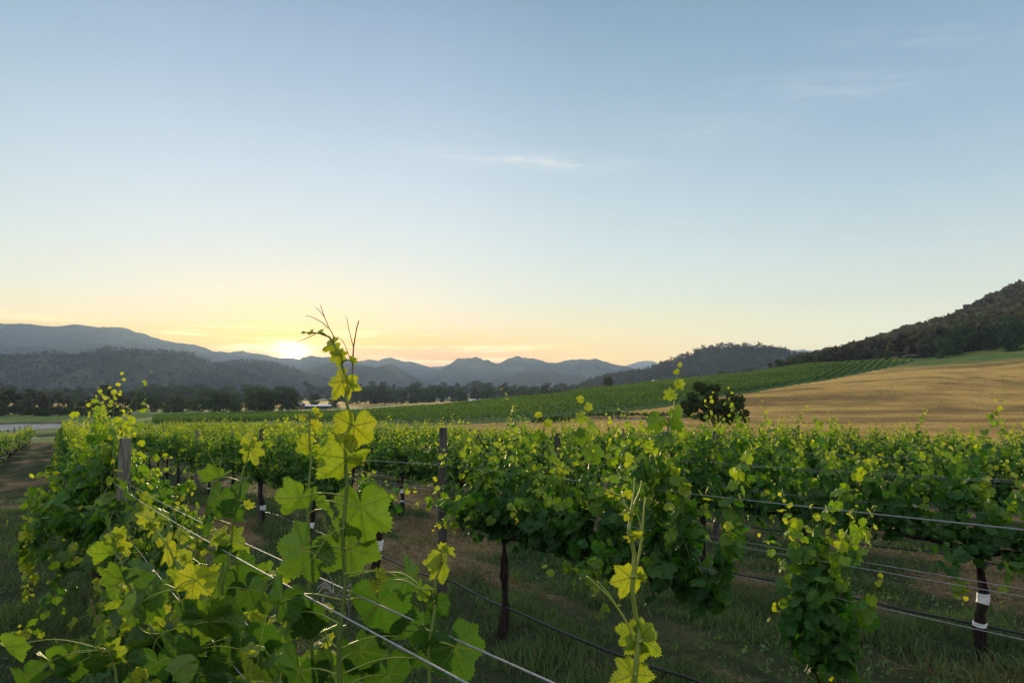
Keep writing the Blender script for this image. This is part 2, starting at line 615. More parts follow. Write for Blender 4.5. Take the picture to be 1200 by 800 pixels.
# per image column: (distance Y, image row y) of the ground beyond the vineyard
PROFILE = {
    -500: [(110, 515), (140, 506), (200, 494), (450, 477), (900, 470), (1800, 466), (9000, 463)],
    0: [(105, 521), (140, 508), (200, 494), (450, 477), (900, 470), (1800, 466), (9000, 463)],
    200: [(110, 504), (200, 493), (350, 481), (450, 477), (900, 470), (1800, 466), (9000, 463)],
    400: [(100, 499), (130, 496), (250, 484), (350, 479), (450, 477), (900, 470), (1800, 466), (9000, 463)],
    500: [(78, 503), (110, 497), (250, 478), (330, 472), (480, 475), (900, 470), (1800, 466), (9000, 463)],
    640: [(66, 504), (100, 491), (250, 467), (310, 464), (500, 474), (900, 470), (1800, 466), (9000, 463)],
    700: [(60, 505), (90, 491), (110, 483), (300, 457), (345, 455.5), (520, 470), (900, 470), (1800, 466), (9000, 463)],
    780: [(55, 507), (90, 490), (130, 475), (300, 449.5), (360, 447.5), (600, 466), (900, 469), (1800, 466), (9000, 463)],
    860: [(50, 510), (95, 491), (170, 462), (330, 441), (380, 439), (620, 456), (900, 465), (1800, 466), (9000, 463)],
    960: [(46, 512), (100, 488), (200, 447), (320, 429), (380, 427), (500, 428), (600, 429), (800, 442), (1800, 462), (9000, 463)],
    1080: [(44, 514), (100, 486), (190, 441), (280, 423), (330, 418), (420, 408), (560, 397), (700, 399), (900, 418), (1800, 456), (9000, 463)],
    1200: [(44, 515), (100, 486), (175, 445), (260, 416), (300, 407), (420, 384), (600, 356), (800, 349), (1000, 366), (1800, 440), (9000, 463)],
    1400: [(44, 515), (100, 484), (170, 436), (260, 406), (300, 392), (420, 362), (600, 322), (800, 310), (1000, 326), (1800, 430), (9000, 463)],
    1900: [(44, 515), (100, 486), (170, 445), (260, 420), (300, 412), (420, 390), (600, 360), (800, 350), (1000, 380), (1800, 440), (9000, 463)],
}
pcols = sorted(PROFILE)
pphi = np.array([math.atan(upx(c)) for c in pcols])


def profile_z(phi, r):
    """height along the columns of PROFILE, linear between columns, distances as true radius"""
    lr = np.log(r)
    cols = []
    for c, ph in zip(pcols, pphi):
        pts = PROFILE[c]
        rr = np.log([p[0] / math.cos(ph) for p in pts])
        zz = np.array([zy(p[1], p[0]) for p in pts])
        # monotone cubic (Fritsch-Carlson) in log radius
        h = np.diff(rr)
        dlt = np.diff(zz) / h
        m = np.zeros(len(zz))
        m[1:-1] = np.where(dlt[:-1] * dlt[1:] > 0, 2 * dlt[:-1] * dlt[1:] / (dlt[:-1] + dlt[1:] + 1e-12), 0)
        x = np.clip(lr, rr[0], rr[-1])
        i = np.clip(np.searchsorted(rr, x) - 1, 0, len(h) - 1)
        t = (x - rr[i]) / h[i]
        cols.append((2 * t ** 3 - 3 * t ** 2 + 1) * zz[i] + (t ** 3 - 2 * t ** 2 + t) * h[i] * m[i]
                    + (-2 * t ** 3 + 3 * t ** 2) * zz[i + 1] + (t ** 3 - t ** 2) * h[i] * m[i + 1])
    return np.array(cols)          # (ncol, nr)


PH = np.concatenate([np.linspace(-math.pi, R(-46), 70, endpoint=False), np.linspace(R(-46), R(46), 640), np.linspace(R(46), math.pi, 71)[1:]])
RR = np.concatenate([[0.0], np.geomspace(0.35, 9400, 430)])
pz = profile_z(PH, RR[1:].clip(1))
pz = np.concatenate([pz[:, :1], pz], 1)
first = np.array([PROFILE[c][0][0] for c in pcols]) / np.cos(pphi)
wi = np.clip(PH, pphi[0], pphi[-1])
idx = np.clip(np.searchsorted(pphi, wi) - 1, 0, len(pphi) - 2)
tt = ((wi - pphi[idx]) / (pphi[idx + 1] - pphi[idx]))
tt = tt * tt * (3 - 2 * tt) * 0.5 + tt * 0.5
PZ = pz[idx] * (1 - tt)[:, None] + pz[idx + 1] * tt[:, None]
FR = first[idx] * (1 - tt) + first[idx + 1] * tt
# behind the camera flatten everything
behind = smooth(np.abs(PH), R(75), R(120))[:, None]
GX, GY = RR[None] * np.sin(PH)[:, None], RR[None] * np.cos(PH)[:, None]
PL = plane_z(GX, GY)
PZ = PZ * (1 - behind) + (-2.3 - 5.5 * smooth(RR, 60, 400)[None]) * behind
w = smooth(np.log(RR.clip(0.1))[None], np.log(FR * 0.62)[:, None], np.log(FR * 1.08)[:, None])
GZ = PL * (1 - w) + PZ * w
GZ += (fbm(GX / 7, GY / 7, 3, 3) - 0.5) * 0.10 + (fbm(GX / 0.9, GY / 0.9, 3, 9) - 0.5) * 0.05 * (RR[None] < 60)
GZ += (fbm(GX / 60, GY / 60, 3, 21) - 0.5) * 0.9 * smooth(RR, 90, 240)[None]
# wooded hillside gets a lumpier shape
_right = smooth(PH, R(20), R(34))[:, None] * smooth(RR, 380, 560)[None] * (1 - smooth(RR, 1100, 1700))[None] * (1 - behind)
GZ += (fbm(GX / 90, GY / 90, 4, 5) - 0.5) * 16 * _right

# ponds: (centre px, py, Y, half width m, half depth m, turn)
PONDS = []


def pond_at(px, py, Y, hw, hd):
    c = at(px, py, Y)
    PONDS.append((c[0], c[1], c[2] - CAMZ, hw, hd))


pond_at(-16, 500.2, 172, 22.5, 25.0)
pond_at(22, 513.0, 126, 6.0, 7.0)
pond_at(738, 490, 90, 4.8, 4.5)


def pond_d(x, y, q):
    dx_, dy_ = (x - q[0]) / q[3], (y - q[1]) / q[4]
    return np.sqrt(dx_ ** 2 + dy_ ** 2) + (fbm(x / 6 + 50, y / 6, 3, 31) - 0.5) * 0.5


for q in PONDS:
    d = pond_d(GX, GY, q)
    GZ = GZ + (q[2] - GZ) * (1 - smooth(d, 1.05, 2.0))
    GZ -= 0.7 * (1 - smooth(d, 0.75, 1.05)) - 0.10 * (1 - smooth(d, 1.0, 1.7))
GZ += CAMZ
GZ[:, 0] = GZ[:, 1].mean()


def gz(x, y):
    """height of the ground sheet"""
    x, y = np.asarray(x, float), np.asarray(y, float)
    r = np.hypot(x, y).clip(0.36, 9300)
    ph = np.arctan2(x, y)
    i = np.clip(np.searchsorted(PH, ph) - 1, 0, len(PH) - 2)
    j = np.clip(np.searchsorted(RR, r) - 1, 0, len(RR) - 2)
    a = (ph - PH[i]) / (PH[i + 1] - PH[i])
    b = (r - RR[j]) / (RR[j + 1] - RR[j])
    return (GZ[i, j] * (1 - a) + GZ[i + 1, j] * a) * (1 - b) + (GZ[i, j + 1] * (1 - a) + GZ[i + 1, j + 1] * a) * b


# land use, by column: second vineyard between Yb and Yt
VB = np.array([(180, 150, 230), (300, 128, 240), (440, 104, 240), (500, 98, 240), (640, 90, 262), (700, 100, 305), (780, 124, 330), (860, 168, 345), (960, 205, 338), (1050, 255, 310), (1075, 285, 288)], float)
vphi = np.arctan((VB[:, 0] - 600) / 800 * CT)


def vine2(x, y):
    ph = np.arctan2(x, y)
    b, t = np.interp(ph, vphi, VB[:, 1]), np.interp(ph, vphi, VB[:, 2])
    return (ph > vphi[0]) & (ph < vphi[-1]) & (y > b) & (y < t)


def dry_near(x, y):
    """0..1: bare / straw patches in the near vineyard"""
    s, p = sp(x, y)
    ph = ((p - 0.45) / 2.78) % 1.0
    track = np.exp(-((ph - 0.34) / 0.12) ** 2) + np.exp(-((ph - 0.70) / 0.10) ** 2)
    n = fbm(s / 2.6 + 3, p / 0.9, 4, 41)
    nl = fbm(x / 5.0, y / 5.0, 3, 43)
    v = (n - 0.5) * 3.0 + (nl - 0.5) * 2.4 + track * 0.30 - 0.30
    v = v + 0.14 * smooth(s, 8, 18)
    v = v - 0.02 - 0.26 * (p < 0.2)
    return np.clip(v * 2.0, 0, 1)


def ground_col(x, y, r):
    n1, n2, n3 = fbm(x / 40, y / 40, 4, 51), fbm(x / 9, y / 9, 4, 52), fbm(x / 1.3, y / 1.3, 4, 53)
    ph = np.arctan2(x, y)
    dark = np.array((0.026, 0.036, 0.015))
    straw = np.array((0.140, 0.098, 0.053))
    tan_a, tan_b = np.array((0.46, 0.275, 0.072)), np.array((0.19, 0.115, 0.036))
    green_a, green_b = np.array((0.055, 0.105, 0.022)), np.array((0.10, 0.135, 0.035))
    e = lambda a: a[..., None]
    d = dry_near(x, y)
    near_c = dark * (1 - e(d)) + straw * e(d) * e(0.75 + 0.5 * n3)
    # terraces: faint contour bands on the dry slope
    zz = gz(x, y)
    band = 0.5 + 0.5 * np.sin(zz * 4.2 + 6 * n2 + 5 * n1)
    streak = fbm(x / 55, y / 7, 4, 57)
    k = np.clip(0.46 + 1.3 * (n2 - 0.5) + 0.14 * (band - 0.5) + 2.0 * (n1 - 0.5) + 2.8 * (streak - 0.5), 0, 1)
    tanc = tan_b * (1 - e(k)) + tan_a * e(k)
    gk = np.clip(0.4 * n2 + 0.6 * n1 + 0.3 * (n3 - 0.5), 0, 1)
    gre = green_a * (1 - e(gk)) + green_b * e(gk)
    tan_w = smooth(ph, math.atan(upx(425)), math.atan(upx(520)))
    top_green = smooth(y, 225, 262) * smooth(ph, math.atan(upx(1000)), math.atan(upx(1090))) * (0.65 + 0.4 * smooth(n2, 0.35, 0.6))
    field = gre * (1 - e(tan_w)) + tanc * e(tan_w)
    field = field * (1 - e(np.clip(top_green, 0, 1))) + (gre * 0.5 + green_a * 0.5) * e(np.clip(top_green, 0, 1))
    # valley floor: strips of pasture and stubble
    s, p = sp(x, y)
    cell = vnoise(np.floor(x / 170 + 0.3 * np.floor(y / 230)) * 3.1, np.floor(y / 230) * 2.7, 61)
    val = np.where(e(cell > 0.66), tan_a * 0.8, np.where(e(cell > 0.33), gre, green_a * 0.75))
    vw = smooth(r, 430, 520) * (1 - smooth(ph, math.atan(upx(860)), math.atan(upx(930))))
    field = field * (1 - e(vw)) + val * e(vw)
    v2 = vine2(x, y)
    field = np.where(e(v2), green_a * 0.8, field)
    # wooded slope floor
    fw = smooth(ph, math.atan(upx(930)), math.atan(upx(1010))) * smooth(y, 315, 345)
    field = field * (1 - e(fw)) + np.array((0.085, 0.068, 0.042)) * e(fw)
    # near vineyard footprint
    fw = 1 - smooth(np.maximum(p - 22.5, s - 82), -2.0, 3.0)
    out = field * (1 - e(fw)) + near_c * e(fw)
    for q in PONDS:
        dd = pond_d(x, y, q)
        k = (1 - smooth(dd, 1.0, 1.6))
        out = out * (1 - e(k)) + np.array((0.05, 0.045, 0.03)) * e(k)
    return out


def _ground(N, out):
    c = N.attr('ground_colour', 'Color')
    g = geopos(N)
    n1 = N.noise(g, 0.35, 6, 0.65)
    n2 = N.noise(g, 9.0, 5, 0.7)
    n3 = N.noise(g, 48.0, 4, 0.7)
    k = N.m('ADD', N.m('MULTIPLY', N.m('SUBTRACT', n1, 0.5), 0.9), N.m('MULTIPLY', N.m('SUBTRACT', n2, 0.5), 1.3))
    k = N.m('ADD', k, N.m('MULTIPLY', N.m('SUBTRACT', n3, 0.5), 1.6))
    f = N.m('ADD', 1.0, k)
    cc = N.n('ShaderNodeVectorMath', c, N.n('ShaderNodeCombineXYZ', f, f, f), operation='MULTIPLY')
    bump = N.m('ADD', N.m('ADD', n2, N.m('MULTIPLY', n3, 0.35)), N.m('MULTIPLY', n1, 2.0))
    principled(N, out, cc, 0.95, bump, 0.55, 0.06, 0.05)


M['ground'] = mat('ground', _ground)
na, nr = len(PH), len(RR)
V = np.stack([GX, GY, GZ], -1)
i, j = np.meshgrid(np.arange(na - 1), np.arange(nr - 1), indexing='ij')
q = np.stack([i * nr + j, i * nr + j + 1, (i + 1) * nr + j + 1, (i + 1) * nr + j], -1).reshape(-1, 4)
mb = MB().add(V.reshape(-1, 3), q)
ground = mb.build('ground', M['ground'], None, True)
gc = ground_col(GX.ravel(), GY.ravel(), np.hypot(GX, GY).ravel())
a = ground.data.attributes.new('ground_colour', 'FLOAT_COLOR', 'POINT')
a.data.foreach_set('color', np.concatenate([gc, np.ones((len(gc), 1))], 1).astype(np.float32).ravel())
tag(ground, 'vineyard floor and pasture running down into the valley', None, None, 'structure')


# ponds
def _water(N, out):
    nz = N.noise(geopos(N), 2.2, 4, 0.55)
    p = principled(N, out, (0.03, 0.04, 0.045), 0.22, nz, 0.9, 0.25, 0.6)
    p.inputs['IOR'].default_value = 1.33


M['water'] = mat('still_water', _water)
for q, lab in zip(PONDS, ('larger grey farm pond at the left edge beyond the rows', 'smaller bright pond just in front of the larger one at left', 'small shining pool by the round bush at the foot of the dry hill')):
    mb = MB()
    an = np.linspace(0, 2 * math.pi, 48, endpoint=False)
    v = np.stack([q[0] + 1.35 * q[3] * np.cos(an), q[1] + 1.35 * q[4] * np.sin(an), np.full(48, q[2] + CAMZ - 0.22)], 1)
    mb.add(v, np.arange(48)[None])
    tag(mb.build('pond_water', M['water']), lab, None, None, 'structure')


# ------------------------------------------------------------------ far hills
def _hill(N, out):
    g = geopos(N)
    n1 = N.noise(g, 0.006, 5, 0.6)
    n2 = N.noise(g, 0.06, 4, 0.7)
    c = N.ramp(N.m('ADD', N.m('MULTIPLY', n1, 0.6), N.m('MULTIPLY', n2, 0.4)), [(0.3, (0.016, 0.024, 0.016)), (0.5, (0.04, 0.046, 0.03)), (0.62, (0.08, 0.085, 0.05)), (0.8, (0.16, 0.14, 0.08))])
    principled(N, out, c, 1.0, N.m('ADD', n2, n1), 1.0, 9.0, 0.0)


M['hill'] = mat('wooded_hill', _hill)


def hill(name, label, crest, Y, depth, seed, rough=1.0, base_z=-9.5, x_fade=True):
    """a real ridge: a height field whose crest line passes through the given sky line"""
    px = np.array([c[0] for c in crest], float)
    py = np.array([c[1] for c in crest], float)
    X0, X1 = at(px[0], 460, Y)[0], at(px[-1], 460, Y)[0]
    nx = int(np.clip((px[-1] - px[0]) * 1.1, 120, 620))
    ny = 64
    xs = np.linspace(X0, X1, nx)
    X = np.repeat(xs[:, None], ny, 1)
    t = np.linspace(-1.0, 1.0, ny)
    cp = np.interp(xs / Y * 800 / CT + 600, px, py)
    cp = cp + (fbm(np.linspace(0, nx / 26.0, nx), np.full(nx, seed * 3.3), 4, seed + 40) - 0.5) * 5.0 * np.clip((462 - cp) / 30, 0, 1)
    ker = np.hanning(9)
    ker /= ker.sum()
    cp = np.convolve(np.pad(cp, 4, 'edge'), ker, 'valid')
    ch = zy(cp, Y) - base_z
    # crest wanders in depth, spurs run down from it
    wander = (fbm(xs / (depth * 0.9), xs * 0 + seed, 3, seed) - 0.5) * depth * 0.5
    Yg = Y + wander[:, None] * 0 + t[None] * depth
    prof = np.cos(np.clip(np.abs(t), 0, 1) * math.pi / 2) ** 1.35
    spur = fbm(X / (depth * 0.30), Yg / (depth * 0.55), 5, seed + 3)
    side = np.clip(np.abs(t) * 2.2, 0, 1)[None] * np.clip((1 - np.abs(t)) * 3, 0, 1)[None]
    Z = ch[:, None] * prof[None] * (1 + (spur - 0.55) * 1.6 * rough * side)
    Z += (fbm(X / 34, Yg / 34, 3, seed + 9) - 0.5) * 10 * np.clip(ch[:, None] / 60, 0, 1) * prof[None] ** 0.5 * rough
    Z = Z + base_z + CAMZ - 1.0
    V = np.stack([X, Yg, Z], -1)
    i, j = np.meshgrid(np.arange(nx - 1), np.arange(ny - 1), indexing='ij')
    qd = np.stack([i * ny + j, (i + 1) * ny + j, (i + 1) * ny + j + 1, i * ny + j + 1], -1).reshape(-1, 4)
    o = MB().add(V.reshape(-1, 3), qd).build(name, M['hill'], None, True)
    tag(o, label, None, None, 'structure')
    return V


hill('mountain', 'highest blue mountain on the far left skyline', [(-420, 420), (-300, 402), (-150, 392), (-40, 383), (0, 380), (20, 380), (42, 381.5), (60, 385), (82, 387.5), (100, 387), (128, 386.5), (145, 388), (162, 394), (178, 399.5), (205, 403), (232, 408), (262, 416), (300, 430), (340, 462)], 5200, 1500, 11)
hill('hill', 'long blue ridge below the highest mountain at left', [(-380, 425), (-200, 412), (-60, 406), (0, 406), (40, 405), (80, 404), (118, 402), (138, 405), (152, 410), (175, 415), (230, 424), (280, 440), (320, 462)], 3900, 1000, 12)
hill('hill', 'glowing ridge where the sun is rising', [(140, 462), (170, 418), (195, 406), (215, 406), (235, 410), (252, 414.5), (268, 417), (282, 419), (292, 416.5), (300, 416), (312, 418), (328, 420), (342, 419.5), (356, 421), (372, 423), (400, 425), (440, 433), (480, 462)], 6000, 1300, 13)
HL = hill('hill', 'dark wooded foothill rising behind the left trees', [(-400, 445), (-250, 434), (-120, 430), (0, 425), (30, 423), (60, 421), (90, 420), (120, 416), (150, 414), (180, 413), (205, 414), (222, 418), (242, 424), (262, 428), (290, 440), (330, 462)], 2000, 560, 14)
HS = hill('hill', 'small rounded foothill below the rising sun', [(215, 462), (245, 440), (262, 432), (282, 426), (300, 423), (318, 426), (336, 432), (352, 437), (375, 444), (410, 462)], 2500, 520, 15)
hill('hill', 'broad grey hill right of the rising sun', [(290, 462), (320, 440), (345, 433), (362, 429), (380, 425), (392, 424), (408, 426), (424, 427), (440, 432), (450, 429), (456, 429), (470, 434), (486, 441), (505, 450), (530, 462)], 3400, 700, 16)
hill('hill', 'pale double peaked ridge behind the tall shoot', [(395, 462), (412, 426), (424, 422.5), (436, 422), (450, 423.5), (466, 425), (484, 425.5), (498, 429), (512, 434), (540, 446), (570, 462)], 6200, 1300, 17)
hill('mountain', 'palest distant mountain in the gap of the ridges', [(440, 440), (470, 434), (505, 430), (520, 428), (530, 426), (540, 427), (556, 431), (600, 436), (680, 434), (722, 432), (735, 428), (748, 424), (760, 421.5), (768, 423), (774, 427), (782, 427), (792, 431), (840, 440), (900, 420), (918, 413), (932, 412), (946, 416), (1000, 436)], 8300, 800, 18)
hill('hill', 'blue chain of peaks in the middle of the skyline', [(455, 462), (480, 444), (510, 436), (530, 431), (548, 425.5), (562, 424), (574, 426), (584, 430), (592, 427), (602, 422), (614, 420), (626, 421), (640, 426), (652, 427), (664, 423.5), (680, 421.5), (694, 423), (708, 427), (722, 431), (736, 435), (770, 446), (810, 462)], 5400, 1200, 19)
hill('hill', 'low blue foothill in front of the middle peaks', [(540, 462), (575, 443), (598, 438), (618, 434), (628, 433), (640, 435), (656, 440), (676, 443), (720, 448), (760, 462)], 3600, 620, 20)
HV = hill('hill', 'dark rounded wooded hill beyond the green vineyard slope', [(660, 464), (690, 452), (712, 445), (742, 440), (765, 433), (785, 426), (800, 419), (815, 413), (828, 408.5), (842, 407), (860, 406.5), (880, 407), (896, 409), (910, 412), (925, 417), (945, 421), (975, 426), (1020, 436), (1080, 462)], 1500, 430, 22)

# ------------------------------------------------------------------ haze
HZ = 9600
mb = MB()
box(mb, (0, 0, 265), (2 * HZ, 2 * HZ, 600))
haze = mb.build('haze', [])
hm = bpy.data.materials.new('haze')
hm.use_nodes = True
for n in list(hm.node_tree.nodes):
    if n.type != 'OUTPUT_MATERIAL':
        hm.node_tree.nodes.remove(n)
pv = hm.node_tree.nodes.new('ShaderNodeVolumePrincipled')
pv.inputs['Color'].default_value = (0.56, 0.74, 1.0, 1)
pv.inputs['Density'].default_value = HAZE_DENSITY
pv.inputs['Anisotropy'].default_value = 0.22
hm.node_tree.links.new(pv.outputs[0], [n for n in hm.node_tree.nodes if n.type == 'OUTPUT_MATERIAL'][0].inputs['Volume'])
haze.data.materials.append(hm)
tag(haze, 'thin morning haze filling the valley', None, None, 'stuff')


# ------------------------------------------------------------------ trees
def quads(mb, P, size, tint, g, out_bias=None, mat_i=0, aspect=0.75):
    """one small leaf-clump face per point"""
    n = len(P)
    nrm = g.normal(size=(n, 3))
    if out_bias is not None:
        nrm += out_bias
    nrm /= np.linalg.norm(nrm, axis=1)[:, None] + 1e-9
    t = g.normal(size=(n, 3))
    a = np.cross(nrm, t)
    a /= np.linalg.norm(a, axis=1)[:, None] + 1e-9
    b = np.cross(nrm, a)
    sz = np.asarray(size) * (0.6 + 0.8 * g.random(n))
    a, b = a * sz[:, None], b * (sz * aspect)[:, None]
    V = np.stack([P - a, P + b * 0.9 - a * 0.2, P + a, P - b], 1)
    mb.add(V.reshape(-1, 3), np.arange(4 * n).reshape(n, 4), mat_i, np.repeat(tint, 4))


def crown_points(g, blobs, n):
    c = np.array([b[:3] for b in blobs])
    r = np.array([b[3] for b in blobs])
    k = g.choice(len(blobs), n, p=r ** 2 / (r ** 2).sum())
    d = g.normal(size=(n, 3))
    d /= np.linalg.norm(d, axis=1)[:, None]
    rad = r[k] * (0.45 + 0.6 * g.random(n) ** 0.7)
    return c[k] + d * rad[:, None] * np.array((1, 1, 0.8)), d


def make_tree(name, seed, H, W, clear, nb, nleaf, leaf, leaf_mat, wide=1.0):
    g = np.random.default_rng(seed)
    root = empty(name, (0, 0, 0))
    tr = MB()
    lean = g.normal(size=2) * 0.04 * H
    top = np.array((lean[0], lean[1], H * 0.62))
    pts = spline([(0, 0, -0.3), (lean[0] * 0.2, lean[1] * 0.3, H * 0.2), (lean[0] * 0.7, lean[1] * 0.6, H * 0.42), top], 4)
    tube(tr, pts, np.linspace(0.030 * H, 0.012 * H, len(pts)), 7)
    blobs = []
    for k in range(nb):
        an = k * 2.4 + g.random() * 0.8
        hz = clear + (1 - clear) * (0.12 + 0.80 * g.random() if k % 3 else 0.12 + 0.80 * (k / max(nb - 1, 1)))
        rr = W * 0.5 * (0.35 + 0.55 * g.random()) * (1.15 - 0.55 * abs(hz - 0.55) / 0.45)
        c = np.array((math.cos(an) * rr + lean[0], math.sin(an) * rr + lean[1], hz * H))
        br = W * (0.15 + 0.10 * g.random()) * wide
        c[2] = min(c[2], H - br * 0.75)
        blobs.append((*c, br))
        f = pts[int(len(pts) * (0.35 + 0.5 * g.random()))]
        lp = spline([f, (f + c) / 2 + (0, 0, 0.03 * H), c], 4)
        tube(tr, lp, np.linspace(0.011 * H, 0.003 * H, len(lp)), 5)
    tr.build('trunk', M['treebark'], root)
    cm = MB()
    P, d = crown_points(g, blobs, nleaf)
    quads(cm, P, leaf, g.random(nleaf) ** 1.5, g, d * 0.5)
    cm.build('crown', leaf_mat, root)
    return root


KINDS = {
    'gum': [make_tree('gum_tree', 100 + k, 10, 7.0, 0.10, 14, 1500, 0.36, M['gum'], 1.1) for k in range(3)],
    'round': [make_tree('round_tree', 200 + k, 10, 10.5, 0.0, 17, 2000, 0.38, M['bush'], 1.15) for k in range(3)],
    'tall': [make_tree('tall_tree', 300 + k, 10, 5.4, 0.06, 13, 1300, 0.34, M['gum'], 1.1) for k in range(2)],
}
used_tree = set()


def tree(kind, px, py, h_px, Y, label, group=None, wscale=1.0):
    """tree whose foot is on the ground in image column px at distance Y"""
    x, y = upx(px) * Y, Y
    z = float(gz(x, y))
    H = h_px / 800 * Y
    protos = KINDS[kind]
    p = protos[random.randrange(len(protos))]
    if p.name in used_tree:
        o = dup(p, (x, y, z), random.random() * 6.28)
    else:
        used_tree.add(p.name)
        o = p
        o.location = (x, y, z)
        o.rotation_euler = (0, 0, random.random() * 6.28)
    o.scale = (H / 10 * wscale, H / 10 * wscale, H / 10)
    tag(o, label, 'tree', group)
    return o


# belt on the far bank of the pond, left
g1 = 'slim gum trees beyond the pond'
for px in [-30, -14, -4, 8, 20, 27, 38, 47, 56, 61, 70, 84, 97, 110, 127, 141, 152]:
    Y = 262 + random.uniform(-12, 26)
    tree(random.choice(['gum', 'tall']), px + random.uniform(-2, 2), 0, random.uniform(13, 34), Y, 'slim dark gum tree in the belt beyond the pond at left', g1, random.uniform(0.8, 1.3))
g2 = 'round trees in the left hedgerow'
for px in [157, 166, 180, 194, 205, 214, 226, 237, 249, 262, 270, 279, 291, 303, 313, 322, 331, 340, 347]:
    Y = 330 + random.uniform(-25, 30)
    tree(random.choice(['round', 'round', 'gum']), px + random.uniform(-3, 3), 0, random.uniform(11, 29), Y, 'dark rounded tree in the hedgerow behind the left rows', g2, random.uniform(0.9, 1.3))
g9 = 'low scrub along the pond bank'
for k in range(24):
    tree('round', -25 + k * 7.6 + random.uniform(-3, 3), 0, random.uniform(6, 12), 258 + random.uniform(-8, 30), 'low dark shrub between the gum trees beyond the pond', g9, random.uniform(1.0, 1.8))
tree('gum', 370, 0, 17, 425, 'lone small tree behind the long pale farm shed')
tree('round', 392, 0, 14, 400, 'dark rounded tree at the right end of the farm shed', None, 0.9)
g3 = 'dark trees on the valley flat beyond the shed'
for px in [412, 420, 428, 436, 441, 449, 459, 466, 474, 482, 492, 503, 512, 520, 528, 541, 556, 562, 572, 586, 598, 607, 613, 620, 632, 638, 645, 652]:
    Y = 640 + random.uniform(-60, 90)
    tree(random.choice(['round', 'gum', 'tall']), px + random.uniform(-3, 3), 0, random.uniform(13, 23), Y, 'dark tree in the middle belt on the valley flat', g3, random.uniform(0.8, 1.5))
g4 = 'hazy trees far down the valley'
for k in range(64):
    px = 360 + k * 5.5 + random.uniform(-3, 3)
    tree(random.choice(['gum', 'tall', 'tall']), px, 0, random.uniform(12, 22), 1050 + random.uniform(-120, 260), 'hazy tall tree in the farthest belt of the valley', g4, random.uniform(0.9, 1.6))
g5 = 'hazy trees at the foot of the left hill'
for k in range(52):
    px = -20 + k * 7.2 + random.uniform(-3, 3)
    tree(random.choice(['gum', 'tall', 'round']), px, 0, random.uniform(12, 22), 640 + random.uniform(-90, 420), 'hazy tree at the foot of the wooded left hill', g5, random.uniform(0.9, 1.7))
tree('round', 712, 0, 15, 338, 'lone dark tree on the crest of the green vineyard', None, 0.75)
g6 = 'low trees behind the crest'
for px in [662, 672, 683, 697, 727, 741, 755, 768, 790, 806, 824, 846, 862, 884]:
    tree(random.choice(['round', 'gum']), px, 0, random.uniform(7, 13), 420 + random.uniform(0, 120), 'low hazy tree just behind the green vineyard crest', g6, random.uniform(1.0, 1.7))
g7 = 'dark trees at the upper end of the green vineyard'
for px, h in [(904, 11), (915, 13), (924, 16), (931, 18), (942, 14), (950, 19), (961, 21), (969, 18), (978, 15), (988, 20), (997, 15), (1008, 12), (1018, 11)]:
    tree(random.choice(['round', 'round', 'gum']), px, 0, h * random.uniform(0.55, 0.95), 372 + random.uniform(-10, 22), 'dark bushy tree at the upper end of the green vineyard', g7, random.uniform(0.8, 1.2))
g8 = 'big dark trees along the top of the dry hill'
for px, h, Y in [(1030, 17, 330), (1043, 20, 332), (1056, 17, 336), (1084, 30, 300), (1097, 33, 306), (1108, 36, 300), (1118, 30, 312), (1130, 37, 300), (1143, 35, 304), (1154, 33, 312), (1166, 37, 298), (1180, 36, 300), (1192, 39, 292), (1206, 37, 290), (1222, 40, 284),
                 (1090, 28, 322), (1124, 36, 324), (1150, 36, 330), (1174, 38, 326), (1198, 40, 322), (1240, 40, 280), (1260, 42, 280)]:
    tree('round' if random.random() < 0.6 else 'gum', px, 0, h * random.uniform(0.6, 1.12), Y + random.uniform(-8, 14), 'big dark bushy tree on the edge above the dry hill', g8, random.uniform(0.55, 0.95))

# bleached dead tree
x, y = upx(1067) * 340, 340
dead = empty('dead_tree', (x, y, float(gz(x, y))))
tag(dead, 'bleached white dead tree standing before the dark wooded slope', 'tree')
mb = MB()
tube(mb, spline([(0, 0, -0.3), (0.2, 0, 3), (-0.1, 0, 6.0), (0.3, 0, 9.5)], 4), np.linspace(0.42, 0.10, 13), 7)
mb.build('trunk', M['deadwood'], dead)
for (h, ddx, dh) in ((4.2, -2.0, 3.0), (5.2, 2.2, 3.2), (6.6, -1.2, 2.6), (7.5, 1.5, 1.8)):
    mb = MB()
    tube(mb, spline([(0, 0, h), (ddx * 0.5, 0.3, h + dh * 0.4), (ddx, 0.5, h + dh)], 4), np.linspace(0.2, 0.05, 9), 5)
    mb.build('branch', M['deadwood'], dead)


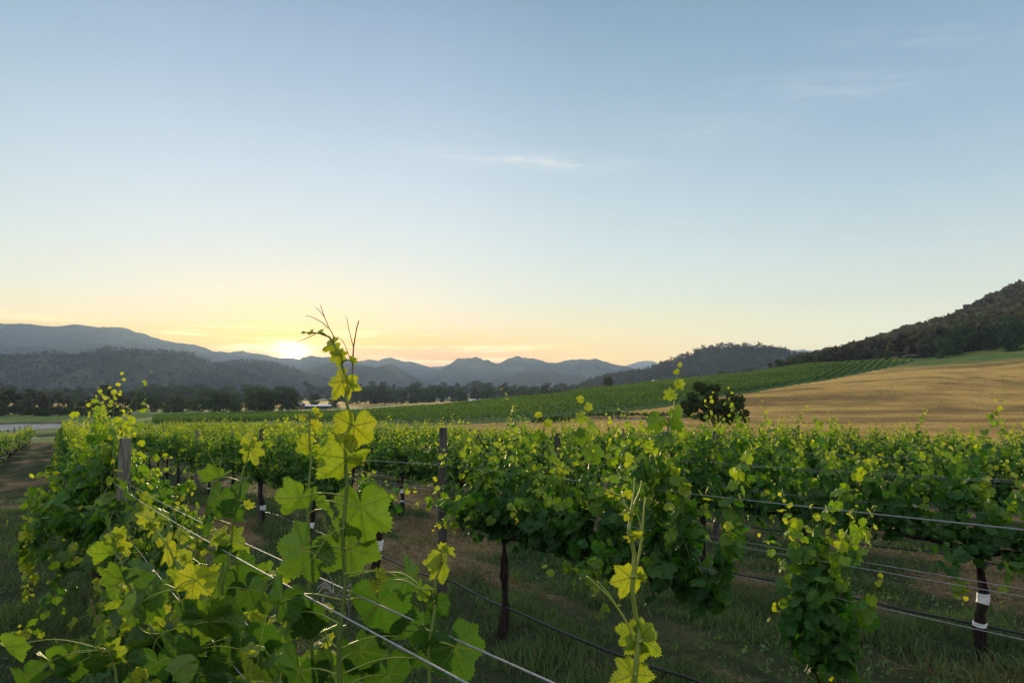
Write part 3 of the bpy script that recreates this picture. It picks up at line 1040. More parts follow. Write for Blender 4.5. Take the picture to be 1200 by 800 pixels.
# the round bush by the pool
def bush(px, Y, H, W):
    g = np.random.default_rng(77)
    x, y = upx(px) * Y, Y
    root = empty('round_bush', (x, y, float(gz(x, y))))
    tag(root, 'dense dark round bush standing alone at the foot of the dry hill', 'bush')
    tr, blobs = MB(), []
    for k in range(7):
        an = k * 0.9
        c = np.array((math.cos(an) * W * 0.25, math.sin(an) * W * 0.25, H * (0.45 + 0.12 * (k % 3))))
        lp = spline([(0.1 * math.cos(an), 0.1 * math.sin(an), -0.2), c * (0.4, 0.4, 0.55), c], 4)
        tube(tr, lp, np.linspace(0.13, 0.03, len(lp)), 6)
    tr.build('trunk', M['treebark'], root)
    lobes = [(-0.17, 0.0, 0.50, 0.28, 0.46), (0.24, 0.0, 0.36, 0.24, 0.36)]     # x, y, z, half width, half height
    for lx, ly, lz, lw, lh in lobes:
        for k in range(34 if lx < 0 else 24):
            d = g.normal(size=3)
            d /= np.linalg.norm(d)
            q_ = 0.55 + 0.5 * g.random()
            blobs.append(((lx + d[0] * lw * q_) * W, (ly + d[1] * 0.26 * q_) * W, max(0.08, lz + d[2] * lh * q_) * H, W * (0.050 + 0.045 * g.random())))
    cm = MB()
    P, d = crown_points(g, blobs, 10500)
    P[:, 2] = np.maximum(P[:, 2], 0.02 * H)
    quads(cm, P, 0.12, g.random(len(P)) ** 1.6, g, d * 0.5)
    cm.build('crown', M['bush'], root)


bush(839, 66, 4.2, 6.5)


# forests that read as one mass
def forest(name, label, pts, hgt, nq, seed, leaf_mat=None, wide=0.42, hs=1.0):
    g = np.random.default_rng(seed)
    n = len(pts)
    H = hgt * hs * (0.5 + 1.0 * g.random(n) ** 1.6)
    k = np.repeat(np.arange(n), nq)
    d = g.normal(size=(n * nq, 3))
    d /= np.linalg.norm(d, axis=1)[:, None]
    rad = 0.35 + 0.65 * g.random(n * nq) ** 0.6
    P = pts[k] + d * rad[:, None] * H[k][:, None] * np.array((wide, wide, 0.36)) + np.stack([0 * k, 0 * k, 0.62 * H[k]], 1)
    tint = np.clip((g.random(n) ** 1.3)[k] * 0.7 + g.random(n * nq) * 0.3, 0, 1)
    mb = MB()
    quads(mb, P, H[k] * 0.15, tint, g, d * 0.6)
    tag(mb.build(name, leaf_mat or M['forest']), label, None, None, 'stuff')


# right hill
g = np.random.default_rng(5)
n = 26000
ph = g.uniform(math.atan(upx(938)), R(43), n)
yy = np.exp(g.uniform(math.log(318), math.log(900), n))
xx = np.tan(ph) * yy
lim = np.interp(ph, np.arctan((np.array([900, 960, 1040, 1080, 1200, 1400]) - 600) / 800 * CT), [395, 388, 345, 318, 312, 305])
keep = (yy > lim + 14 * (fbm(xx / 20, yy / 20, 2, 3) - 0.3)) & (g.random(n) < np.clip(500 / yy, 0.25, 1)) & (fbm(xx / 45, yy / 45, 3, 88) > 0.42)
keep &= ~((ph < math.atan(upx(985))) & (yy > 560))
P = np.stack([xx, yy, gz(xx, yy)], 1)[keep][:7500]
forest('forest', 'dark dry forest covering the steep hill at right', P, 10.0, 44, 6, None, 0.30, np.interp(np.arctan2(P[:, 0], P[:, 1]), [math.atan(upx(930)), math.atan(upx(1090))], [0.55, 1.0]))


def hill_points(V, n, seed, lo=0.06):
    g = np.random.default_rng(seed)
    a = V[g.integers(0, V.shape[0] - 1, n), g.integers(0, V.shape[1] * 6 // 10, n)]
    a = a + g.normal(size=a.shape) * (4, 4, 0)
    return a[a[:, 2] > -4]


forest('hill_forest', 'tree cover on the dark rounded hill beyond the vineyard', hill_points(HV, 9000, 8), 10, 14, 9, M['farforest'])
forest('hill_forest', 'tree cover on the dark wooded foothill at left', hill_points(HL, 12000, 18), 11, 8, 19, M['farforest'])
forest('hill_forest', 'tree cover on the small rounded foothill below the sun', hill_points(HS, 4000, 28), 11, 8, 29, M['farforest'])


# rushes round the little pool
g = np.random.default_rng(61)
q = PONDS[2]
an = g.uniform(0, 6.283, 2600)
rd = 1.25 + 0.75 * g.random(2600)
rx, ry = q[0] + np.cos(an) * rd * q[3] * 1.35, q[1] + np.sin(an) * rd * q[4] * 1.3
ok = (np.sin(an) > -0.35) & (fbm(rx / 1.4, ry / 1.4, 3, 4) > 0.42)
rx, ry = rx[ok], ry[ok]
P = np.stack([rx, ry, gz(rx, ry) + 0.45 * g.random(len(rx))], 1)
mb = MB()
quads(mb, P, 0.22, g.random(len(P)), g, np.array((0, -0.6, 0.3)))
tag(mb.build('rushes', M['bush']), 'dark rushes round the small shining pool', None, None, 'stuff')

# ------------------------------------------------------------------ farm buildings
def shed(px, Y, w, d, h, rot, wall, roof, label, door=True, name='farm_shed'):
    x, y = upx(px) * Y, Y
    root = empty(name, (x, y, float(gz(x, y)) - 0.1), rot)
    tag(root, label, 'shed')
    mb = MB()
    v = np.array([(-w / 2, -d / 2, 0), (w / 2, -d / 2, 0), (w / 2, d / 2, 0), (-w / 2, d / 2, 0), (-w / 2, -d / 2, h), (w / 2, -d / 2, h), (w / 2, d / 2, h), (-w / 2, d / 2, h), (-w / 2, 0, h * 1.35), (w / 2, 0, h * 1.35)])
    mb.add(v, [np.array([(0, 1, 5, 4), (2, 3, 7, 6)]), np.array([(1, 2, 6, 9, 5), (3, 0, 4, 8, 7)])])
    mb.build('wall', wall, root)
    mb = MB()
    for sgn in (-1, 1):
        e = np.array([(-w / 2 - 0.4, sgn * (d / 2 + 0.4), h * 0.965), (w / 2 + 0.4, sgn * (d / 2 + 0.4), h * 0.965), (w / 2 + 0.4, 0, h * 1.36), (-w / 2 - 0.4, 0, h * 1.36)])
        vv = np.concatenate([e, e + (0, 0, 0.15)])
        mb.add(vv, np.array([(0, 1, 2, 3), (4, 7, 6, 5), (0, 4, 5, 1), (1, 5, 6, 2), (2, 6, 7, 3), (3, 7, 4, 0)]))
    mb.build('roof', roof, root)
    if door:
        for k in range(max(1, int(w / 6))):
            mb = MB()
            box(mb, (-w / 2 + (k + 0.5) * w / max(1, int(w / 6)), -d / 2 - 0.03, h * 0.4), (2.6, 0.06, h * 0.8))
            mb.build('door', M['opening'], root)
    return root


shed(367, 395, 13, 7, 1.7, 0.08, M['wall_dark'], M['roof_light'], 'long pale farm shed with a grey roof beyond the rows')
shed(383, 392, 5, 5, 1.7, 0.08, M['wall_dark'], M['roof_light'], 'short pale lean-to shed right of the long farm shed')
shed(346, 380, 9, 6, 2.5, 0.0, M['wall_dark'], M['roof_dark'], 'low dark timber shed left of the long farm shed')
shed(124, 285, 3.0, 2.4, 1.5, 0.2, M['wall_pale'], M['roof_dark'], 'small white hut between the left trees and vines')
shed(769, 352, 2.6, 2.4, 1.1, 0.1, M['wall_pale'], M['roof_dark'], 'tiny white hut on the crest left of the dark hill')
shed(557, 640, 12, 8, 3.0, 0.3, M['wall_pale'], M['roof_light'], 'pale roofed shed among trees in mid valley')

# ------------------------------------------------------------------ second vineyard, on the slope (reads as one mass)
g = np.random.default_rng(15)
dv = np.array((math.sin(R(31)), math.cos(R(31))))
dn = np.array((dv[1], -dv[0]))
pts = []
for k in range(-95, 60):
    off = k * 2.7
    t = g.uniform(-60, 430, 5600)
    q_ = t[:, None] * dv + (off + g.normal(size=len(t)) * 0.17)[:, None] * dn + np.array((60, 60))
    m = vine2(q_[:, 0], q_[:, 1]) & (g.random(len(t)) < np.clip(170 / q_[:, 1], 0.3, 1))
    pts.append(q_[m])
pts = np.vstack(pts)
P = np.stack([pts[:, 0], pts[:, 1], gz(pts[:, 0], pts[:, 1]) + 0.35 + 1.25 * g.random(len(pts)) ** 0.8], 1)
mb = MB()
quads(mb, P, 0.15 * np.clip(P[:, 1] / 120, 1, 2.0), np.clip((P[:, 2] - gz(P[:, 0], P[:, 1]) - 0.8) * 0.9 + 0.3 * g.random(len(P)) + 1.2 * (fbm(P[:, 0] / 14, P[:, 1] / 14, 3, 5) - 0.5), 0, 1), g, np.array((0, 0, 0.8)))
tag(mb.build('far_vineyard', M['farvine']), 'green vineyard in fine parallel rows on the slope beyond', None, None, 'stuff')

# ------------------------------------------------------------------ grape leaves and canopies
def leaf_shape(nth, nrad, teeth=0.05, seed=0, deep=0.0):
    """five lobed leaf, petiole joint at the origin, tip at (0, 1); returns verts, faces, uv"""
    g = np.random.default_rng(seed)
    ca = np.array([0, 13, 27, 47, 66, 80, 101, 124, 148, 166, 180.0])
    cr = np.array([1.05, 0.90, 0.75, 0.93, 0.81, 0.73, 0.83, 0.72, 0.65, 0.46, 0.06])
    cr = cr * np.where(np.isin(np.arange(len(cr)), (2, 5, 7)), 1 - deep, 1.0)
    th = np.linspace(-180, 180, nth, endpoint=False) + 180.0 / nth
    left = cr * (1 + g.normal(size=len(cr)) * 0.035)
    right = cr * (1 + g.normal(size=len(cr)) * 0.035)
    left[0] = right[0] = 1
    r = np.where(th < 0, np.interp(-th, ca, left), np.interp(th, ca, right))
    if teeth:
        r = r * (1 + teeth * np.where(np.arange(nth) % 2 == 0, 1.0, -1.0) * (0.6 + 0.6 * g.random(nth)) * np.clip((178 - abs(th)) / 30, 0, 1))
    a = np.radians(90 - th)
    fr = (np.arange(1, nrad + 1) / nrad) ** 0.8
    x = (fr[:, None] * r[None] * np.cos(a)[None])
    y = (fr[:, None] * r[None] * np.sin(a)[None])
    V = np.vstack([[0, 0, 0], np.stack([x.ravel(), y.ravel(), 0 * x.ravel()], 1)])
    i = np.arange(nth)
    k = (i + 1) % nth
    fs = [np.stack([0 * i[:-1], 1 + k[:-1], 1 + i[:-1]], 1)]
    for rr in range(nrad - 1):
        o0, o1 = 1 + rr * nth, 1 + (rr + 1) * nth
        fs.append(np.stack([o0 + i, o0 + k, o1 + k, o1 + i], 1)[:-1])
    uv = (V[:, :2] + 2.0) / 4.0
    return V, fs, uv


def bend(V, g, fold=0.25, cup=0.15, droop=0.2, wave=0.05):
    """give a flat leaf its relief"""
    V = V.copy()
    x, y = V[:, 0], V[:, 1]
    r = np.hypot(x, y)
    th = np.arctan2(y, x)
    z = -fold * np.abs(x) + cup * r ** 2 - droop * np.clip(y, 0, 2) ** 2
    z = z + wave * r * np.sin(th * 3 + g.random() * 6) + 0.6 * wave * r * np.sin(th * 7 + g.random() * 6)
    # one margin rolls over, the other less
    for sg, am in ((1, 0.30 * g.random()), (-1, 0.30 * g.random())):
        z = z - am * np.clip(sg * x - 0.42, 0, 1) ** 1.5 * 2.2
    V[:, 2] = z
    return V


LEAF_MID = [(bend(leaf_shape(16, 1, 0.0, s)[0], np.random.default_rng(s), 0.15 + 0.13 * s, 0.12, 0.22, 0.08),) + leaf_shape(16, 1, 0.0, s)[1:] for s in range(4)]
LEAF_FINE = [(bend(leaf_shape(44, 3, 0.045, s)[0], np.random.default_rng(s + 9), 0.10 + 0.12 * s, 0.10, 0.25, 0.10),) + leaf_shape(44, 3, 0.045, s)[1:] for s in range(5)]


def add_leaves(mb, P, tipdir, nrm, size, tint, g, kinds, mat_i=0):
    """many leaves at once: joint P, direction of the tip, face normal"""
    t = tipdir / (np.linalg.norm(tipdir, axis=1)[:, None] + 1e-9)
    n = nrm - (nrm * t).sum(1)[:, None] * t
    n /= np.linalg.norm(n, axis=1)[:, None] + 1e-9
    s = np.cross(t, n)
    which = g.integers(0, len(kinds), len(P))
    for k, (V, fs, uv) in enumerate(kinds):
        m = np.nonzero(which == k)[0]
        if not len(m):
            continue
        nv = len(V)
        W = P[m][:, None] + size[m][:, None, None] * (V[None, :, :1] * s[m][:, None] + V[None, :, 1:2] * t[m][:, None] + V[None, :, 2:] * n[m][:, None])
        off = (np.arange(len(m)) * nv)[:, None, None]
        mb.add(W.reshape(-1, 3), [(f[None] + off).reshape(-1, f.shape[1]) for f in fs], mat_i, np.repeat(tint[m], nv), np.tile(uv, (len(m), 1)))


def canopy(seed, x0, x1, ncane, lmin=0.65, lmax=1.1, kinds=LEAF_MID, leaf_m='leaf', leaf_size=0.068, spread=0.30, flop=0.25, lateral=1.05, zc=0.88, clear=None):
    """shoots and leaves of one vine; x runs along the row, z is up from the ground"""
    g = np.random.default_rng(seed)
    mb = MB()
    LP, LT, LN, LS, LI = [], [], [], [], []
    for c in range(ncane):
        x = x0 + (x1 - x0) * (c + g.random()) / ncane
        p = np.array((x, g.normal() * 0.05, zc + g.normal() * 0.04))
        floppy = g.random() < flop
        side = 1 if g.random() < 0.5 else -1
        d = np.array((g.normal() * 0.25, side * (0.25 + 0.5 * g.random()) if floppy else g.normal() * 0.16, 1.0))
        L = lmin + (lmax - lmin) * g.random()
        if g.random() < 0.24:
            L *= 1.36
        n = max(4, int(L / 0.055))
        path = [p.copy()]
        for k in range(n):
            d = d + g.normal(size=3) * 0.13
            if floppy:
                d[2] -= 0.10 + 0.05 * g.random()
                d[1] += side * 0.03
            else:
                d[1] -= p[1] * 0.5
                d[2] += 0.05
            d /= np.linalg.norm(d)
            p = p + d * 0.055
            if abs(p[1]) > spread * 1.7:
                p[1] = math.copysign(spread * 1.7, p[1])
            path.append(p.copy())
        path = np.array(path)
        path[:, 2] = np.maximum(path[:, 2], 0.34)
        tt = np.linspace(0, 1, len(path))
        tube(mb, path, 0.0042 * (1 - 0.75 * tt), 3, 1, np.clip(0.15 + 0.8 * tt, 0, 1), False)
        age = np.linspace(0, 1, len(path))
        for rep in range(2):
            sel = np.arange(1, len(path)) if rep == 0 else np.nonzero(g.random(len(path)) < lateral * (1 - age * 0.9))[0]
            if not len(sel):
                continue
            k = len(sel)
            ang = np.where(sel % 2 == 0, 1, -1) * (0.9 + 0.5 * g.random(k))
            out = np.stack([g.normal(size=k) * 0.7, ang, 0.15 + 0.4 * g.normal(size=k)], 1)
            out /= np.linalg.norm(out, axis=1)[:, None]
            a = age[sel]
            sz = leaf_size * np.interp(a, [0, 0.45, 0.75, 0.92, 1.0], [1.0, 1.0, 0.74, 0.44, 0.25]) * (0.75 + 0.45 * g.random(k))
            if rep:
                sz = sz * 0.75
            pet = 0.75 * sz
            P = path[sel] + out * pet[:, None] + (g.normal(size=(k, 3)) * 0.05 if rep else 0)
            tip = out * 0.55 + np.stack([g.normal(size=k) * 0.45, g.normal(size=k) * 0.25, -0.75 + 0.4 * g.normal(size=k) + 0.9 * (a > 0.85)], 1)
            nr_ = out * 0.8 + np.stack([g.normal(size=k) * 0.45, g.normal(size=k) * 0.35, 0.55 + 0.35 * g.normal(size=k)], 1)
            LP.append(P); LT.append(tip); LN.append(nr_); LS.append(sz)
            young = np.interp(a, [0, 0.55, 0.85, 1.0], [0.05, 0.22, 0.75, 1.0])
            LI.append(np.clip(young + g.normal(size=k) * 0.09 + 0.10 * rep, 0, 1))
    P, T, Nn, S, I = map(np.concatenate, (LP, LT, LN, LS, LI))
    ok = P[:, 2] > 0.30
    if clear is not None:
        ok &= ~clear(P)
    add_leaves(mb, P[ok], T[ok], Nn[ok], S[ok], I[ok], g, kinds, 0)
    return mb, [M[leaf_m], M['stem']]


def trunk_mb(seed, h=0.86, r=0.034):
    g = np.random.default_rng(seed)
    mb = MB()
    n = 9
    z = np.linspace(-0.12, h, n)
    x = np.cumsum(g.normal(size=n) * 0.014)
    y = np.cumsum(g.normal(size=n) * 0.012)
    rad = r * (1.35 - 0.5 * np.linspace(0, 1, n)) * (1 + 0.22 * g.normal(size=n))
    rad[-1] *= 1.35
    rad[0] = r * 1.8
    pts = spline(np.stack([x - x[2] * 0, y, z], 1), 4)
    rr = np.interp(np.linspace(0, 1, len(pts)), np.linspace(0, 1, n), np.abs(rad))
    tube(mb, pts, rr, 10, 0, 0, True, 0.16, seed)
    return mb, pts, rr


def cordon_mb(seed, top, x1, zc=0.88):
    g = np.random.default_rng(seed)
    mb = MB()
    n = 8
    t = np.linspace(0, 1, n)
    P = np.stack([top[0] + (x1 - top[0]) * t, top[1] * (1 - t) + g.normal(size=n) * 0.012, top[2] - 0.05 + (zc + 0.03 - top[2] + 0.05) * np.minimum(1, t * 4) + g.normal(size=n) * 0.012], 1)
    P[0] = top - (0, 0, 0.05)
    Q = spline(P, 3)
    tube(mb, Q, np.linspace(0.022, 0.010, len(Q)), 7, 0, 0, True, 0.2, seed)
    return mb


def make_vine(seed, x0=-1.32, x1=1.32, ncane=56, bands=(), trunk_r=0.034, can=None, zc=0.88):
    root = empty('grapevine', (0, 0, 0))
    tm, pts, rr = trunk_mb(seed, zc, trunk_r)
    tk = tm.build('trunk', M['bark'], root, True)
    for (b0, b1) in bands:
        zb = np.linspace(b0, b1, 4)
        bp = np.stack([np.interp(zb, pts[:, 2], pts[:, 0]), np.interp(zb, pts[:, 2], pts[:, 1]), zb], 1)
        bm = MB()
        tube(bm, bp, np.interp(zb, pts[:, 2], rr).max() * 1.14, 12, 0, 0, True, 0.04, seed)
        bm.build('tape_band', M['tape'], tk)
    for e in (x0, x1):
        if abs(e) > 0.2:
            cordon_mb(seed + 5 + int(e > 0), pts[-1], e * 0.95, zc).build('cordon', M['bark'], root, True)
    mbc, mats = canopy(seed + 1, x0, x1, ncane, zc=zc, **(can or {}))
    mbc.build('foliage', mats, root)
    return root


PROTO = [make_vine(400 + 10 * k, ncane=(48, 56, 40, 52, 54)[k], bands=[(), ((0.30, 0.38),), (), ((0.46, 0.54), (0.28, 0.31)), ()][k], can=dict(lmin=0.45, lmax=1.04 + 0.06 * (k % 3))) for k in range(5)]
proto_used = set()


def place(root_or_idx, s, p, label, group, flip=None, scale=1.0):
    x, y = xy(s, p)
    z = float(gz(x, y))
    rz = ROW_RZ + (math.pi if (random.random() < 0.5 if flip is None else flip) else 0)
    if isinstance(root_or_idx, int):
        pr = PROTO[root_or_idx]
        if root_or_idx in proto_used:
            o = dup(pr, (x, y, z), rz)
        else:
            proto_used.add(root_or_idx)
            o = pr
    else:
        o = root_or_idx
    o.location = (x, y, z)
    o.rotation_euler = (0, 0, rz)
    o.scale = (1, 1, scale)
    tag(o, label, 'grapevine', group)
    return o


ROWS = [  # p, name, first vine s, last s
    (-7.9, 'third row left of the dirt alley', 44.0, 84),
    (-5.1, 'second row left of the dirt alley', 33.0, 84),
    (-2.32, 'first row left of the dirt alley', 27.5, 84),
    (0.45, 'nearest trellis row', 7.2, 84),
    (3.25, 'second trellis row', 10.55, 84),
    (6.0, 'third trellis row', 2.4, 82),
    (8.75, 'fourth trellis row', 3.1, 80),
    (11.5, 'fifth trellis row', 3.0, 78),
    (14.25, 'sixth trellis row', 4.2, 76),
    (17.0, 'seventh trellis row', 5.0, 74),
    (19.75, 'eighth trellis row', 6.0, 72),
]
ORD = ['first', 'second', 'third', 'fourth', 'fifth', 'sixth']
rv = random.Random(11)
for (p, rn, s0, s1) in ROWS:
    s, k = s0, 0
    grp = 'grapevines of the ' + rn
    while s < s1:
        ss = s + rv.uniform(-0.12, 0.12)
        idx = rv.randrange(5)
        if p == 6.0 and k == 0:
            idx = 3
        if p == 0.45 and k == 0:
            idx = make_vine(531, -1.2, 1.35, 104, can=dict(lmin=0.7, lmax=1.25, leaf_size=0.076, flop=0.55, spread=0.36, kinds=LEAF_FINE, clear=lambda P: (P[:, 0] < -0.42) & (np.abs(P[:, 1] - 0.04) < 0.15) & (P[:, 2] > 1.28)))
        if p == 3.25 and k in (0, 1):
            idx = 1
        if k < 4 and 0 < p < 9:
            lab = {0.45: 'tall bushy grapevine with yellow tips by the grey end post', 3.25: 'leafy grapevine with a banded trunk, beyond the gap in the second row',
                   6.0: 'grapevine at right whose dark trunk wears a white band, third row', 8.75: 'leafy grapevine at the right edge in the fourth row'}[p] if k == 0 else \
                'leafy grapevine of the %s, %s one beyond its nearest vine' % (rn, ORD[k - 1])
            if p == 0.45 and k:
                lab = 'leafy grapevine of the nearest row, %s one beyond the grey post' % ORD[k - 1]
        else:
            lab = 'leafy grapevine merging into the hedge of the %s' % rn
        place(idx, ss, p, lab, grp, None if isinstance(idx, int) else False, rv.uniform(0.92, 1.08) * (0.80 if p < 0 else 1.0))
        s += 2.75
        k += 1

# vines with a shape of their own in the second row
gB = 'grapevines of the second trellis row'
VB_BROAD = place(make_vine(501, -2.3, 0.68, 66, can=dict(lmin=0.5, lmax=1.1, leaf_size=0.074, kinds=LEAF_FINE, leaf_m='leaf', flop=0.36)), 5.06, 3.25,
      'broad grapevine with a thick dark trunk right of the tall mid post', gB, False)
place(make_vine(511, -0.45, 0.75, 13, bands=((0.36, 0.47), (0.27, 0.30)), can=dict(lmin=0.25, lmax=0.55, flop=0.3)), 7.85, 3.25,
      'sparse grapevine with a white banded trunk left of the tall mid post', gB, False)
place(make_vine(521, -0.12, 0.10, 17, trunk_r=0.028, zc=0.62, can=dict(lmin=0.55, lmax=0.98, leaf_size=0.066, kinds=LEAF_FINE, leaf_m='leaf', flop=0.15, spread=0.09)), 2.12, 3.25,
      'narrow young grapevine standing alone among the wires at right', gB, False)

# ------------------------------------------------------------------ posts, wires, drip lines
def post(s, p, h, r, label, group='posts of the trellis rows'):
    x, y = xy(s, p)
    g_ = np.random.default_rng(int(s * 100 + p * 37) & 0xffff)
    root = empty('trellis_post', (x, y, float(gz(x, y))))
    tag(root, label, 'post', group)
    mb = MB()
    z = np.linspace(-0.3, h, 14)
    lean = g_.normal(size=2) * 0.012
    pts = np.stack([lean[0] * z, lean[1] * z, z], 1)
    rad = r * (1 + 0.03 * g_.normal(size=14))
    rad[-1] *= 0.9
    tube(mb, pts, rad, 14, 0, 0, True, 0.05, int(abs(s) * 10))
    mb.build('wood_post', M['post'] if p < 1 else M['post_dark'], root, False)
    for zc_ in (0.98, 1.20, 1.44):
        mb = MB()
        an = np.linspace(0, 2 * math.pi, 15)
        ring = np.stack([(r + 0.004) * np.cos(an) + lean[0] * zc_, (r + 0.004) * np.sin(an) + lean[1] * zc_, zc_ + 0.008 * np.sin(an * 2)], 1)
        tube(mb, ring, 0.0022, 5)
        mb.build('wire_tie', M['wire'], root)
    return root


proto_post = {}
for (p, rn, s0, s1) in ROWS:
    st = {0.45: 6.6, 3.25: 6.19, 6.0: 7.9, 8.75: 7.4}.get(p, 8.0 + (p * 1.7) % 5)
    s, k = st, 0
    pp = p + 0.02 if p == 0.45 else p
    while s < s1 + 1:
        if s >= s0 - 4.5:
            if k < 2 and 0 < p < 9:
                lab = {(0.45, 0): 'thick weathered post wrapped by the bushy vine at left', (3.25, 0): 'tall slim grey post standing clear in the second row',
                       (6.0, 0): 'grey post top poking from the third row, right of the tall slim post', (8.75, 0): 'dark post in the leaves below the round bush'}.get((p, k),
                      'weathered post of the %s, next one beyond its nearest post' % rn)
                post(s, pp, 1.80 if p < 4 else 1.72, 0.047 if p < 1 else 0.045, lab)
            else:
                if 'far' not in proto_post:
                    proto_post['far'] = post(s, p, 1.72, 0.045, 'weathered post half hidden in the %s' % rn)
                else:
                    x, y = xy(s, p)
                    tag(dup(proto_post['far'], (x, y, float(gz(x, y))), random.random() * 6), 'weathered post half hidden in the %s' % rn, 'post', 'posts of the trellis rows')
        s += 7.4
        k += 1


def wire(p, h, off, s0, s1, rad, m, name, label, cat, group, sag=0.03, kink=0.0, seed=0):
    g_ = np.random.default_rng(abs(seed) + 5)
    ss = np.arange(s0, s1, 0.37)
    x, y = xy(ss, p + off)
    zz = gz(x, y)
    k = np.hanning(21)
    k /= k.sum()
    zz = np.convolve(np.pad(zz, 10, 'edge'), k, 'valid')
    ph = (ss - 6.4) / 7.4 * math.pi
    z = zz + h - sag * np.abs(np.sin(ph))
    if p == 0.45 and h > 1:      # the near span is strung higher on the unseen post behind the camera
        z = z + 0.032 * np.clip(6.6 - ss, 0, 8.6)
    if kink:
        z = z + kink * (fbm(ss * 1.2, ss * 0 + seed, 3, seed) - 0.5)
        lat = kink * (fbm(ss * 1.0, ss * 0 + seed + 3, 3, seed + 1) - 0.5)
        x, y = x + DP[0] * lat, y + DP[1] * lat
    mb = MB()
    tube(mb, np.stack([x, y, z], 1), rad, 6)
    o = mb.build(name, m, None, True)
    return tag(o, label, cat, group)


for (p, rn, s0, s1) in ROWS:
    if p < 0:
        hs = [(0.98, 0.0), (1.42, 0.0)]
    elif p < 9:
        hs = [(0.97, 0.0), (1.17, 0.06), (1.17, -0.06), (1.41, 0.055), (1.43, -0.055)]
    else:
        hs = [(0.97, 0.0), (1.2, 0.0), (1.44, 0.0)]
    lo = {0.45: -2.0}.get(p, max(p * 0.28 - 2.0, -2) if p > 0 else s0 - 3)
    for k, (h, o_) in enumerate(hs):
        hn = 'lowest' if h < 1 else ('middle' if h < 1.3 else 'top')
        sn = '' if not o_ else (', far strand' if o_ > 0 else ', near strand')
        wire(p, h, o_, lo, s1, 0.0015 if p < 1 else (0.0017 if p < 4 else 0.0016), M['wire'], 'trellis_wire', '%s trellis wire of the %s%s' % (hn, rn, sn), 'wire', 'trellis wires', 0.035 if k else 0.015, 0.0 if k != 1 else 0.02, int(p * 10) + k)
    if 0 < p < 12:
        wire(p, 0.30, 0.0, lo, min(s1, 40), 0.0095, M['drip'], 'drip_line', 'black irrigation pipe sagging low along the %s' % rn, 'pipe', 'drip lines', 0.03, 0.10, int(p * 7))

# ------------------------------------------------------------------ grass
def grass():
    g = np.random.default_rng(21)
    mb = MB()
    total = 0
    for (n, smin, smax, dmin, dmax) in ((520000, -3, 9, 1.2, 9), (200000, 3, 26, 8, 24)):
        s = g.uniform(smin, smax, n)
        p = g.uniform(-7, 12, n)
        x, y = xy(s, p)
        r = np.hypot(x, y)
        vis = (y > 0.5) & (np.abs(x) < y * 0.86 + 0.6) & (r > dmin) & (r < dmax)
        x, y, s, p = x[vis], y[vis], s[vis], p[vis]
        dn_ = dry_near(x, y)
        cl = fbm(x * 2.2, y * 2.2, 3, 71)
        phase = ((p - 0.45 + 1.39) % 2.78 - 1.39) / 0.5
        under = np.exp(-phase ** 2)
        keep = g.random(len(x)) < np.clip((cl - 0.36) * 4.0, 0.06, 1) * (1 - 0.55 * dn_)
        x, y, dn_, under, cl = x[keep], y[keep], dn_[keep], under[keep], cl[keep]
        m = len(x)
        h = (0.035 + 0.085 * g.random(m) ** 1.5 + 0.13 * under * g.random(m)) * (0.35 + 1.5 * np.clip(cl - 0.15, 0, 1)) * (1 - 0.4 * dn_)
        wd = (0.0030 + 0.0034 * g.random(m)) * (1.0 if dmin < 2 else 1.7)
        an = g.uniform(0, 6.283, m)
        ln = g.uniform(0, 6.283, m)
        le = h * (0.2 + 0.9 * g.random(m))
        z = gz(x, y)
        B = np.stack([x, y, z - 0.01], 1)
        side = np.stack([np.cos(an), np.sin(an), 0 * an], 1) * wd[:, None]
        mid = B + np.stack([np.cos(ln) * le * 0.3, np.sin(ln) * le * 0.3, h * 0.65], 1)
        tip = B + np.stack([np.cos(ln) * le, np.sin(ln) * le, h], 1)
        V = np.stack([B - side, B + side, mid + side * 0.7, mid - side * 0.7, tip], 1)
        o = np.arange(m)[:, None] * 5
        tint = np.clip(0.34 * g.random(m) + 0.12 * under * (g.random(m) < 0.6) + 0.5 * dn_ + 0.30 * (g.random(m) < 0.07), 0, 1)
        mb.add(V.reshape(-1, 3), [o + np.array([[0, 1, 2, 3]]), o + np.array([[3, 2, 4]])], 0, np.repeat(tint, 5))
        # broad leaved weeds in the grass
    n = 22000
    s, p = g.uniform(-2, 12, n), g.uniform(-7, 12, n)
    x, y = xy(s, p)
    ok = (y > 1) & (np.abs(x) < y * 0.86 + 0.4) & (fbm(x * 0.9, y * 0.9, 3, 91) > 0.54)
    x, y = x[ok], y[ok]
    m = len(x)
    P = np.stack([x, y, gz(x, y) + 0.02 + 0.05 * g.random(m)], 1)
    quads(mb, P, 0.022, g.random(m) * 0.25, g, np.array((0, 0, 1.2)))
    # straw lying on the dry patches
    n = 260000
    s, p = g.uniform(-2, 20, n), g.uniform(-6, 12, n)
    x, y = xy(s, p)
    ok = (y > 1) & (np.abs(x) < y * 0.86 + 0.4) & (dry_near(x, y) > 0.12 + 0.6 * g.random(n))
    x, y = x[ok], y[ok]
    m = len(x)
    an = g.uniform(0, 6.283, m)
    L = 0.03 + 0.06 * g.random(m)
    B = np.stack([x, y, gz(x, y) + 0.006 + 0.02 * g.random(m)], 1)
    d = np.stack([np.cos(an) * L, np.sin(an) * L, g.normal(size=m) * 0.015], 1)
    e = np.stack([-np.sin(an), np.cos(an), 0.3 * g.normal(size=m)], 1) * 0.0028
    V = np.stack([B - d - e, B + d - e, B + d + e, B - d + e], 1)
    mb.add(V.reshape(-1, 3), np.arange(4 * m).reshape(m, 4), 0, np.repeat(0.7 + 0.3 * g.random(m), 4))
    return mb


